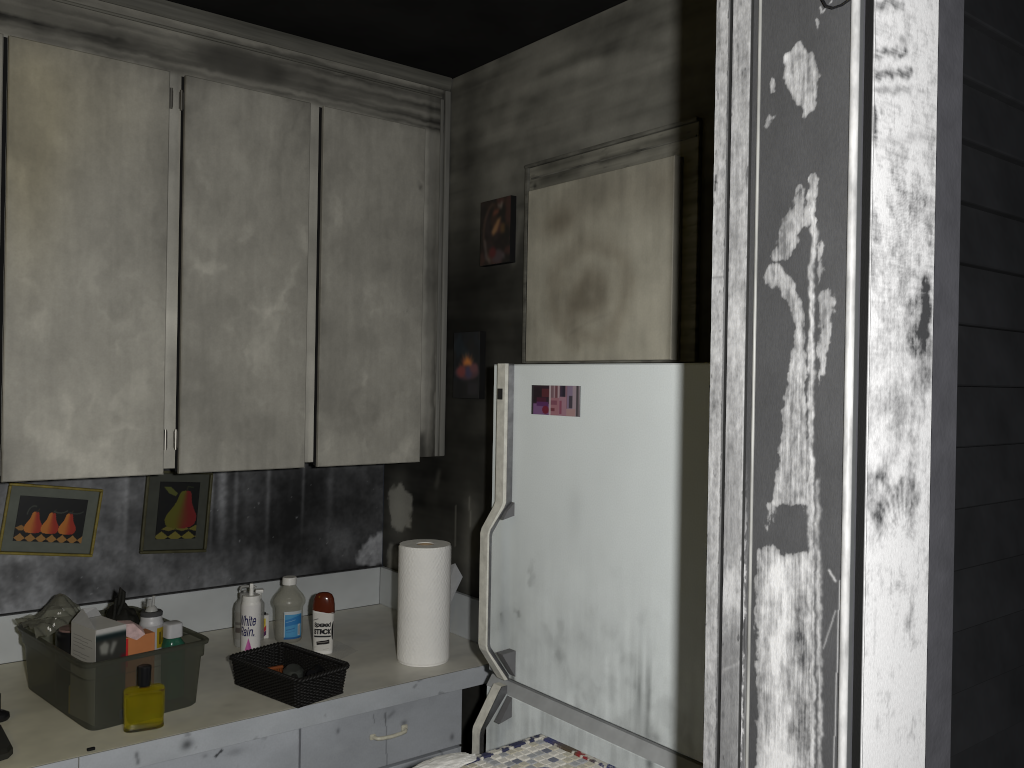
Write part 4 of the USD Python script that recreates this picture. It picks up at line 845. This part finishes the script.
# black things at the left edge of the picture
p = at_z(2, 722, ZT); t = thing('black_object', 'lumpy black plastic object cut by the left picture edge, the farther of two', 'object', (p[0] - .012, p[1] + .012, ZT + .0006))
part('body', loft([(0, .024, .016, 2.4), (.004, .027, .018, 2.4), (.012, .026, .017, 2.3), (.018, .016, .012, 2)]), black_plastic, t, True, smooth=40)
part('lever', loft([(.010, .012, .012, 2), (.030, .016, .014, 2, -.004, .004), (.048, .018, .014, 2.2, -.006, .006), (.056, .010, .008, 2, -.008, .006)]), black_plastic, t, True, smooth=40)
q5 = [at_z(*q, ZT) for q in ((-14, 728), (1, 731), (13, 754), (8, 759), (-14, 766))]
base = np.array([q[:2] for q in q5]); cen = base.mean(0)
vv = np.vstack([np.column_stack([base, np.full(5, ZT)]), np.column_stack([base, np.full(5, ZT + .010)]), np.column_stack([cen + .85 * (base - cen), np.full(5, ZT + .015)])])
single('black_case', trimesh.convex.convex_hull(vv + [0, 0, .0006]), solid('dark_olive_case', (.02, .02, .016), .5, .3), 'flat dark case cut by the left picture edge, the nearer of two', 'case')

# ---- wicker basket
zb = ZT
bl_, bf_, br_ = at_z(234.6, 684, zb)[:2], at_z(298, 709, zb)[:2], at_z(342.6, 694, zb)[:2]
ex = (br_ - bf_); Lx = np.linalg.norm(ex); ex /= Lx; ey = np.array([-ex[1], ex[0]]); Ly = .214
Lx = .116
cb = bf_ + ex * Lx / 2 + ey * Ly / 2
rz = math.atan2(ex[1], ex[0])
bk = thing('wicker_basket', 'low black woven wicker tray basket holding small items on the counter', 'basket', (*cb, zb), rz)
HB, tap = .057, .0065
def perim(t_, a, b, r=.014):
    """Point and normal on a rounded rectangle at arc fraction t_."""
    segs = [(a - 2 * r), r * math.pi / 2, (b - 2 * r), r * math.pi / 2] * 2; L = sum(segs); d = (t_ % 1) * L
    dirs = [(0, -1), (1, 0), (0, 1), (-1, 0)]
    starts = [(-a / 2 + r, -b / 2), (a / 2, -b / 2 + r), (a / 2 - r, b / 2), (-a / 2, b / 2 - r)]
    cs = [(a / 2 - r, -b / 2 + r), (a / 2 - r, b / 2 - r), (-a / 2 + r, b / 2 - r), (-a / 2 + r, -b / 2 + r)]
    for k in range(8):
        if d <= segs[k] or k == 7:
            e = k // 2
            if k % 2 == 0:
                n = dirs[e]; tx = (-n[1], n[0]); return np.array(starts[e]) + d * np.array(tx), np.array(n, float)
            a0 = -math.pi / 2 + e * math.pi / 2 + d / r; n = np.array([math.cos(a0), math.sin(a0)]); return np.array(cs[e]) + r * n, n
        d -= segs[k]
NS = 84; rows = 16
ws = []
tt = np.arange(NS * 4) / (NS * 4)
for k in range(rows):
    z = .005 + k * (HB - .010) / (rows - 1); g = tap * (z / HB)
    pts = []
    for t_ in tt:
        q, n = perim(t_, Lx + 2 * g, Ly + 2 * g); q = q + n * .0022 * math.sin(2 * math.pi * (t_ * NS / 2) + k * math.pi); pts.append((q[0], q[1], z + .0006 * math.sin(t_ * 900 + k)))
    ws.append(tube(pts, .0024, 6, True))
part('woven_wall', cat_(ws), wicker, bk, True, smooth=True, kind='stuff')
sk = []
for k in range(NS):
    q0, _ = perim((k + .5) / NS * 1.0, Lx, Ly); q1, _ = perim((k + .5) / NS, Lx + 2 * tap, Ly + 2 * tap); sk.append(tube([(*q0, .002), (*q1, HB)], .0016, 5))
part('stakes', cat_(sk), wicker, bk, True, smooth=True, kind='stuff')
for ph in (0, math.pi):
    pts = []
    for t_ in tt:
        q, n = perim(t_, Lx + 2 * tap + .004, Ly + 2 * tap + .004); w = 2 * math.pi * t_ * 40 + ph; q = q + n * .0028 * math.cos(w); pts.append((q[0], q[1], HB + .001 + .0028 * math.sin(w)))
    part('rim', tube(pts, .0034, 6, True), wicker, bk, True, smooth=True)
part('bottom', box((-Lx / 2, -Ly / 2, .001), (Lx / 2, Ly / 2, .005)), wicker, bk, True)
bx = np.array([math.cos(rz), math.sin(rz)]); by = np.array([-bx[1], bx[0]])
def inb(a, b, z): q = cb + a * bx + b * by; return (q[0], q[1], zb + z)
# comb, brush and the rest inside
p = inb(-.016, .044, .024); t = thing('comb', 'small dark orange comb in the wicker basket', 'comb', p, rz - .25)
part('spine', rbox((-.030, -.004, .010), (.030, .004, .016), .002), orange_plastic, t, True, smooth=30)
for k in range(16): part('tooth', box((-.029 + k * .0037, -.0012, -.004), (-.0272 + k * .0037, .0012, .011)), orange_plastic, t, True)
p = inb(.004, -.010, .026); t = thing('hair_brush', 'grey-green oval hairbrush in the wicker basket', 'brush', p, rz - .6)
part('head', loft([(0, .016, .030, 2), (.004, .021, .035, 2), (.014, .021, .035, 2), (.020, .014, .028, 2)]), solid('grey_green_plastic', (.05, .055, .05), .35, .4), t, True, smooth=40)
part('grip', tube([(0, -.030, .010), (.002, -.050, .010), (.004, -.075, .009)], [.008, .0065, .008], 12), black_plastic, t, True, smooth=True)
p = inb(.034, -.044, .026); t = thing('hair_roller', 'short dark cylinder lying in the wicker basket', 'hair roller', p, rz + .5)
part('tube', tube([(-.018, 0, .010), (.018, 0, .010)], .0115, 18), black_plastic, t, True, smooth=40)
part('end_ring', tube([(.0175, 0, .010), (.0205, 0, .010)], .0095, 18), grey_plastic, t, True, smooth=40)
p = inb(.004, -.080, .008); t = thing('black_pouch', 'flat black pouch in the near corner of the wicker basket', 'pouch', p, rz + .2)
part('pouch', rbox((-.045, -.014, 0), (.045, .020, .018), .007), black_cloth, t, True, smooth=40)
part('zip', tube([(-.040, 0.003, .0185), (.0, .003, .0192), (.040, .003, .0185)], .0015, 8), black_plastic, t, True, smooth=True)

# ---- storage tub and its contents
fc_b = at_z(89, 734, ZT)[:2]; angx = math.radians(8.0)
tx_, ty_ = np.array([math.cos(angx), math.sin(angx)]), np.array([-math.sin(angx), math.cos(angx)])
TW, TL, TH, gx = .214, .336, .131, .009
tcn = fc_b + tx_ * TW / 2 + ty_ * TL / 2
tub = thing('storage_tub', 'smoky translucent plastic tub full of toiletries, on the left of the counter', 'tub', (*tcn, ZT + .0004), angx)
def rrect(z, g, n=48, p_=14): return (z, TW / 2 + g, TL / 2 + g, p_)
outer = [rrect(0.0, -.004), rrect(.004, 0), rrect(.098, gx * .75), rrect(.0985, gx * .75 + .004), rrect(TH - .004, gx + .003)]
inner = [rrect(TH - .004, gx), rrect(.099, gx * .75 + .001), rrect(.098, gx * .75 - .002), rrect(.006, -.002)]
A = loft(outer, 96, False); B = loft(inner, 96, False)
n_ = 96
bot = loft([rrect(0, -.004), rrect(.0004, -.004)], n_)
part('shell', A, tub_mat, tub, True, smooth=50)
rimp = ring(TW / 2 + gx + .004, TL / 2 + gx + .004, 96, 14)
rim_s = [(TH - .008, TW / 2 + gx + .002, TL / 2 + gx + .002, 14), (TH - .008, TW / 2 + gx + .008, TL / 2 + gx + .008, 14), (TH - .002, TW / 2 + gx + .009, TL / 2 + gx + .009, 14), (TH, TW / 2 + gx + .007, TL / 2 + gx + .007, 14), (TH, TW / 2 + gx + .001, TL / 2 + gx + .001, 14), (TH - .008, TW / 2 + gx + .001, TL / 2 + gx + .001, 14)]
rim_plastic = clear('smoky_rim_plastic', (.55, .55, .47), (.085, .088, .07), .5, .3)
part('rim', loft(rim_s, 96, False), rim_plastic, tub, True, smooth=50)
part('floor_panel', bot, tub_mat, tub, True)
def int_(a, b, z=.002): q = tcn + a * tx_ + b * ty_; return (q[0], q[1], ZT + .0004 + z)

# carton with picture panel: corner towards the viewer
def flat_img(par, name, im, o, u, v, W, H, gain=.8, mat=None): return img_sheet(name, im, np.array(o), np.array(u), np.array(v), W, H, mat or print_mat, par, .0006, gain=gain)
cl, cm, cr = (np.array(at_z(*q, ZT + .128)) for q in ((73, 655), (93, 664), (121, 655)))
cp = int_(-.068, -.106, .006)
rz = angx + .10
t = thing('printed_carton', 'white carton with dark photo panel and open flap, at the front of the tub', 'carton', cp, rz)
cu, cv = np.array([math.cos(rz), math.sin(rz), 0]), np.array([-math.sin(rz), math.cos(rz), 0])
CWx, CDy, CHz = .058, .092, .176
part('box', rbox((-CWx / 2, -CDy / 2, 0), (CWx / 2, CDy / 2, CHz), .001), solid('white_card', (.46, .455, .44), .7, .2, var=.06), t, True)
im = Image.new('RGB', (70, 160), (60, 60, 56)); D = ImageDraw.Draw(im); D.rectangle((0, 0, 69, 10), fill=(214, 212, 208)); D.rectangle((0, 10, 69, 18), fill=(22, 38, 40)); D.polygon([(8, 28), (20, 22), (30, 28), (26, 44), (12, 42)], fill=(150, 150, 142)); D.polygon([(38, 24), (48, 26), (42, 38), (36, 46), (32, 40)], fill=(140, 140, 134)); D.rectangle((0, 56, 69, 74), fill=(44, 46, 42)); D.rectangle((58, 50, 69, 80), fill=(110, 26, 40))
for k in range(6): D.line((8 + k * 9, 60, 8 + k * 9, 72), fill=(90, 90, 84), width=3)
im = im.filter(__import__('PIL.ImageFilter', fromlist=['x']).GaussianBlur(2.2))
O = np.array(cp) + cu * (-CWx / 2) + cv * (-CDy / 2 - .0007); flat_img(t, 'photo_panel', im, O, cu, (0, 0, 1), CWx, CHz, .62)
im = Image.new('RGB', (70, 160), (206, 204, 198)); D = ImageDraw.Draw(im)
for y_, w0 in ((18, 50), (24, 40), (30, 52), (36, 30), (46, 44), (52, 36)): D.line((8, y_, 8 + w0, y_ + 2), fill=(140, 138, 136), width=2)
O = np.array(cp) + cu * (-CWx / 2 - .0007) + cv * (CDy / 2); flat_img(t, 'text_panel', im, O, -cv, (0, 0, 1), CDy, CHz, .58)
fv = np.array([(-CWx / 2, -CDy / 2, CHz + .0005), (-CWx / 2, CDy / 2, CHz + .0005), (CWx / 2, CDy / 2, CHz + .0005), (-.010, CDy / 2 - .004, CHz + .022), (.014, CDy / 2 - .008, CHz + .020)])
part('flap', trimesh.convex.convex_hull(np.vstack([fv[[1, 2, 3, 4]], fv[[1, 2, 3, 4]] + [0, .001, 0]])), solid('grey_card', (.30, .30, .30), .7, .2), t, True)
part('flap', trimesh.convex.convex_hull(np.array([(-CWx / 2, -CDy / 2, CHz), (-CWx / 2, CDy / 2, CHz), (-CWx / 2 + .001, CDy / 2, CHz), (-.010, CDy / 2 - .004, CHz + .022), (-CWx / 2 + .001, -CDy / 2, CHz)])), mats['grey_card'], t, True)
dull_plastic = solid('dull_white_plastic', (.40, .40, .41), .4, .4, var=.06)

# orange carton with pink top
cp = int_(-.004, -.122, .008); rz2 = angx + .02
t = thing('orange_carton', 'orange carton with a torn pink and white top in the tub', 'carton', cp, rz2)
part('box', rbox((-.029, -.020, 0), (.029, .020, .146), .0015), orange_card, t, True)
tp_ = np.array([(-.030, -.021, .150), (-.008, -.021, .138), (-.030, .021, .148), (.014, .021, .148), (-.030, -.010, .170), (-.010, -.010, .168), (-.030, .016, .172), (-.004, .016, .168), (.012, .0, .156), (.009, -.0205, .146)])
part('torn_top', trimesh.convex.convex_hull(tp_), pink_card, t, True, label='torn pink and white top')
part('red_stripe', box((-.0296, -.0206, .09), (-.024, -.0199, .144)), red_plastic, t, True)

# spray can with yellow label
cp = int_(.050, -.070, .012); t = thing('spray_can', 'white can with yellow label and grey nozzle standing in the tub', 'spray can', cp, angx)
sec = [(0, .0215, .0215, 2), (.004, .0230, .0230, 2), (.142, .0230, .0230, 2), (.146, .021, .021, 2), (.150, .0205, .0205, 2), (.158, .0205, .0205, 2), (.163, .017, .017, 2)]
part('body', loft(sec), dull_plastic, t, True, smooth=40)
part('shoulder_ring', loft([(.157, .0212, .0212, 2), (.163, .0216, .0216, 2), (.166, .019, .019, 2)]), gasket, t, True, smooth=40)
part('nozzle', cat_([loft([(.163, .013, .013, 2), (.172, .010, .010, 2), (.176, .006, .006, 2)], 24), tube([(-.003, 0, .172), (-.004, -.001, .190)], .0032, 8), tube([(.003, .001, .172), (.005, .001, .195)], .003, 8)]), grey_plastic, t, True, smooth=40)
im = Image.new('RGB', (120, 100), (206, 204, 206)); D = ImageDraw.Draw(im); D.rectangle((62, 8, 98, 64), fill=(196, 168, 34)); D.rectangle((72, 20, 78, 54), fill=(70, 60, 24)); D.rectangle((84, 18, 88, 50), fill=(90, 78, 28)); D.rectangle((0, 16, 16, 70), fill=(150, 130, 40)); D.rectangle((24, 70, 44, 96), fill=(190, 140, 160))
wrap('label', im, sec, 190, 350, .070, .140, print_mat, t, gain=.5, label='label with yellow patch')

# green bottle with white cap
cp = int_(.084, -.092, .004); t = thing('green_bottle', 'dark green bottle with square white cap in the right end of the tub', 'bottle', cp, angx)
part('body', loft([(0, .020, .022, 3), (.003, .0215, .024, 3), (.106, .0215, .024, 3), (.120, .013, .014, 2.4)]), green_plastic, t, True, smooth=40)
part('cap', loft([(.120, .0160, .0160, 4), (.121, .0170, .0170, 4), (.147, .0165, .0165, 4), (.149, .014, .014, 4)], 40), dull_plastic, t, True, smooth=40, label='white cap')

# thin dark bottle between the can and the green bottle, and a grey spout behind
cp = int_(.084, .010, .004); t = thing('spout_bottle', 'grey bottle with pointed spout behind the green one in the tub', 'bottle', cp, angx)
part('body', loft([(0, .018, .018, 2), (.110, .018, .018, 2), (.124, .010, .010, 2)]), grey_plastic, t, True, smooth=40)
part('spout', tube([(0, 0, .122), (-.002, 0, .140), (-.010, -.002, .160)], [.010, .008, .002], 12), frosted_grey, t, True, smooth=40)

# black round jar tilted, with pale lid
cp = int_(-.066, .016, .004); t = thing('black_jar', 'tall black canister with a pale round lid in the left of the tub', 'jar', cp, angx)
part('body', loft([(0, .032, .032, 2), (.003, .034, .034, 2), (.136, .034, .034, 2), (.142, .032, .032, 2)]), black_plastic, t, True, smooth=40)
part('lid', loft([(.142, .029, .029, 2), (.145, .028, .028, 2)]), solid('dusky_pink_lid', (.16, .10, .09), .35, .4, var=.5, scale=60), t, True, smooth=40, label='dusky pink lid')

# black mesh bag with upright sprig
cp = int_(.020, .000, .004); t = thing('black_mesh_bag', 'crumpled black mesh bag with twisted handles sticking up from the tub', 'bag', cp, angx + .3)
bag = trimesh.creation.icosphere(4, 1.0); bv = np.array(bag.vertices)
import meshkit
k_ = 1 + .45 * (meshkit.fbm(bv * 2.2 + 5, 4, 3) - .5)
bv = bv * k_[:, None] * [.038, .052, .080] + [0, 0, .098]; bv[:, 2] = np.maximum(bv[:, 2], .003)
part('pouch', trimesh.Trimesh(bv, bag.faces, process=False), black_cloth, t, True, smooth=50)
part('handle', tube([(-.022, -.010, .150), (-.016, -.012, .172), (-.006, -.010, .186), (-.003, -.008, .205), (-.008, -.006, .214), (-.010, -.006, .200), (-.014, -.006, .182)], .0042, 8), black_cloth, t, True, smooth=True)
part('handle', tube([(-.030, -.008, .140), (-.026, -.010, .168), (-.024, -.010, .190), (-.020, -.008, .196)], .0036, 8), black_cloth, t, True, smooth=True)

# crumpled clear bag over the back left corner, with pale printing on it
cp = int_(-.078, .110, .120); t = thing('clear_plastic_bag', 'crumpled clear plastic bag with pale printing, over the far left of the tub', 'bag', cp, angx)
nxg, nyg = 44, 40
gx_, gy_ = np.meshgrid(np.linspace(-1, 1, nxg), np.linspace(-1, 1, nyg))
P3 = np.stack([gx_ * 3, gy_ * 3, np.zeros_like(gx_)], -1)
zz_ = .022 + .046 * np.exp(-((gx_ - .25 - .25 * gy_) / .55) ** 2 - ((gy_ - .25) / .8) ** 2) + .018 * (meshkit.fbm(P3, 4, 9) - .5) + .008 * np.abs(np.sin(gx_ * 7 + gy_ * 5)) - .05 * np.clip(-gy_ - .75, 0, 1)
vv = np.stack([gx_ * .056 + .006, gy_ * .062 - .004, zz_], -1).reshape(-1, 3)
f_ = grid_faces(nyg, nxg)
part('film', (vv, f_), bag_mat, t, True, smooth=40)
pr = []
r = np.random.default_rng(9)
for k in range(5):
    a0 = .30 + k * .10; b0_ = -.92 + k * .12
    for q in range(3):
        i = int((a0 * .0 + (-.55 + k * .17) + 1) / 2 * (nxg - 1)) + (q % 2); j = int(((-.95 + k * .14) + 1) / 2 * (nyg - 1)) + q
        if 0 < i < nxg - 2 and 0 < j < nyg - 2:
            idx = [j * nxg + i, j * nxg + i + 1, (j + 1) * nxg + i + 1, (j + 1) * nxg + i]
            if (k + q) % 4 != 3: pr.append((vv[idx] + [0, -.0008, .0010], np.array([[0, 1, 2], [0, 2, 3]])))
part('printing', cat_(pr), white_plastic, t, True, label='pale print marks')

# small things low in the tub, seen through its wall
cp = int_(-.010, -.150, .004); t = thing('red_blue_tube', 'red and blue striped tube lying at the bottom front of the tub', 'tube', cp, angx)
part('tube', tube([(-.035, .0, .010), (.005, .0, .010)], .009, 16), blue_plastic, t, True, smooth=40)
part('cap', tube([(.005, .0, .010), (.030, .0, .010)], .0095, 16), red_plastic, t, True, smooth=40)
cp = int_(-.087, -.052, .004); t = thing('yellow_bottle', 'small yellow bottle low in the tub, seen through its left wall', 'bottle', cp, angx)
part('body', loft([(0, .013, .013, 2), (.050, .013, .013, 2), (.058, .007, .007, 2)], 24), yellow_plastic, t, True, smooth=40)
part('cap', loft([(.058, .008, .008, 2), (.070, .0075, .0075, 2)], 24), white_plastic, t, True, smooth=40)

# ------------------------------------------------------------------ mosaic table in front of the fridge
MZ = EYE - .612
mc = at_z(541, 733, MZ); exm = np.array([-.9985, -.054]); eym = np.array([.054, -.9985]) * 1.0
MW = .31
mo = mc[:2] + exm * MW + eym * MW
rzm = math.atan2(-exm[1], -exm[0])
mt = thing('mosaic_table', 'square tile-topped table with chipped blue painted rim in front of the fridge', 'table', (*mo, 0), rzm)
BW = .014
for k, (x0, y0, x1, y1) in enumerate(((0, MW - BW, MW, MW), (MW - BW, 0, MW, MW - BW), (0, 0, BW, MW - BW), (BW, 0, MW - BW, BW))):
    c_, s_ = math.cos(rzm), math.sin(rzm)
    u = np.array([c_, s_, 0]); v_ = np.array([-s_, c_, 0])
    o_ = np.array([*mo, MZ]) + u * x0 + v_ * y0
    s = Sheet(o_, u, v_, x1 - x0, y1 - y0, .0018)
    n1, n2 = s.noise(.005, .005, 210 + k, 4), s.noise(.02, .02, 215 + k, 3)
    base = np.ones((s.ny, s.nx, 3)) * np.array([.035, .038, .085])
    if k == 1:
        red = s.blob(590, 753, .03, .022); base = mix(np.array([.10, .075, .05]) * np.ones((s.ny, s.nx, 1)), np.array([.28, .03, .03]), sstep(red, .3, .6)); base = mix(base, np.array([.05, .06, .18]), s.blob(615, 765, .05, .03) + s.blob(555, 738, .05, .02))
    s.build('rim', mix(base, np.array([.58, .56, .50]), sstep(n1 + .5 * n2, .1, .8)), soot_paint, mt, .022, edge=.002)
part('grout_bed', box((BW, BW, MZ - .016), (MW - BW, MW - BW, MZ - .004)), grout, mt, True)
pit = (MW - 2 * BW) / 17
r = np.random.default_rng(5)
cdisc = np.array([*(np.array(at_z(545, 775, MZ)[:2]) - mo)]); cdl = np.array([cdisc @ [math.cos(rzm), math.sin(rzm)], cdisc @ [-math.sin(rzm), math.cos(rzm)]])
for i in range(17):
    for j in range(17):
        x, y = BW + (i + .5) * pit, BW + (j + .5) * pit
        if math.hypot(x - cdl[0], y - cdl[1]) < .030 + pit * .45: continue
        w = pit * .385; dz = r.uniform(-.0008, .0008)
        m_ = tile_mats[r.choice(4, p=[.36, .28, .24, .12])]
        b0 = box((x - w, y - w, MZ - .006), (x + w, y + w, MZ - .0018 + dz)); q = np.array(b0.vertices); tpv = q[:, 2] > MZ - .004
        q[tpv, 0] = x + (q[tpv, 0] - x) * .93; q[tpv, 1] = y + (q[tpv, 1] - y) * .93
        part('tile', trimesh.Trimesh(q, b0.faces, process=False), m_, mt, True)
part('round_tile', loft([(MZ - .006, .029, .029, 2), (MZ - .001, .029, .029, 2), (MZ + .0005, .027, .027, 2)]) .apply_translation((cdl[0], cdl[1], 0)), tile_blue, mt, True, smooth=30, label='round blue tile')
for x, y in ((.02, .02), (MW - .02, .02), (.02, MW - .02), (MW - .02, MW - .02)):
    part('leg', rbox((x - .014, y - .014, 0), (x + .014, y + .014, MZ - .022), .003), wood_dark, mt, True)
part('apron', cat_([box((.03, .012, MZ - .075), (MW - .03, .026, MZ - .022)), box((.03, MW - .026, MZ - .075), (MW - .03, MW - .012, MZ - .022)), box((.012, .03, MZ - .075), (.026, MW - .03, MZ - .022)), box((MW - .026, .03, MZ - .075), (MW - .012, MW - .03, MZ - .022))]), wood_dark, mt, True)
# crumpled white paper on the table's far left
p = at_z(445, 763, MZ)
cr_ = trimesh.creation.icosphere(4, 1.0); q = np.array(cr_.vertices); q = q * (1 + .5 * (meshkit.fbm(q * 2.6, 4, 4) - .5))[:, None] * [.060, .024, .008]; q[:, 2] = np.maximum(q[:, 2], -.004)
single('crumpled_paper', trimesh.Trimesh(q + [p[0] - .012, p[1] - .012, MZ + .005], cr_.faces, process=False), solid('crumpled_white_paper', (.66, .65, .62), .85, .1, var=.15, scale=80), 'crumpled white paper lying on the far edge of the tiled table', 'paper')

# short bent wire at the top of the jamb
w = [at_x(*q, XJ - .004) for q in ((852, -2), (842, 5), (833, 8), (826, 6), (821, -3))]
single('bent_wire', tube(w, .0012, 8), black_plastic, 'thin black bent wire hanging at the top of the door jamb', 'wire', smooth=True)
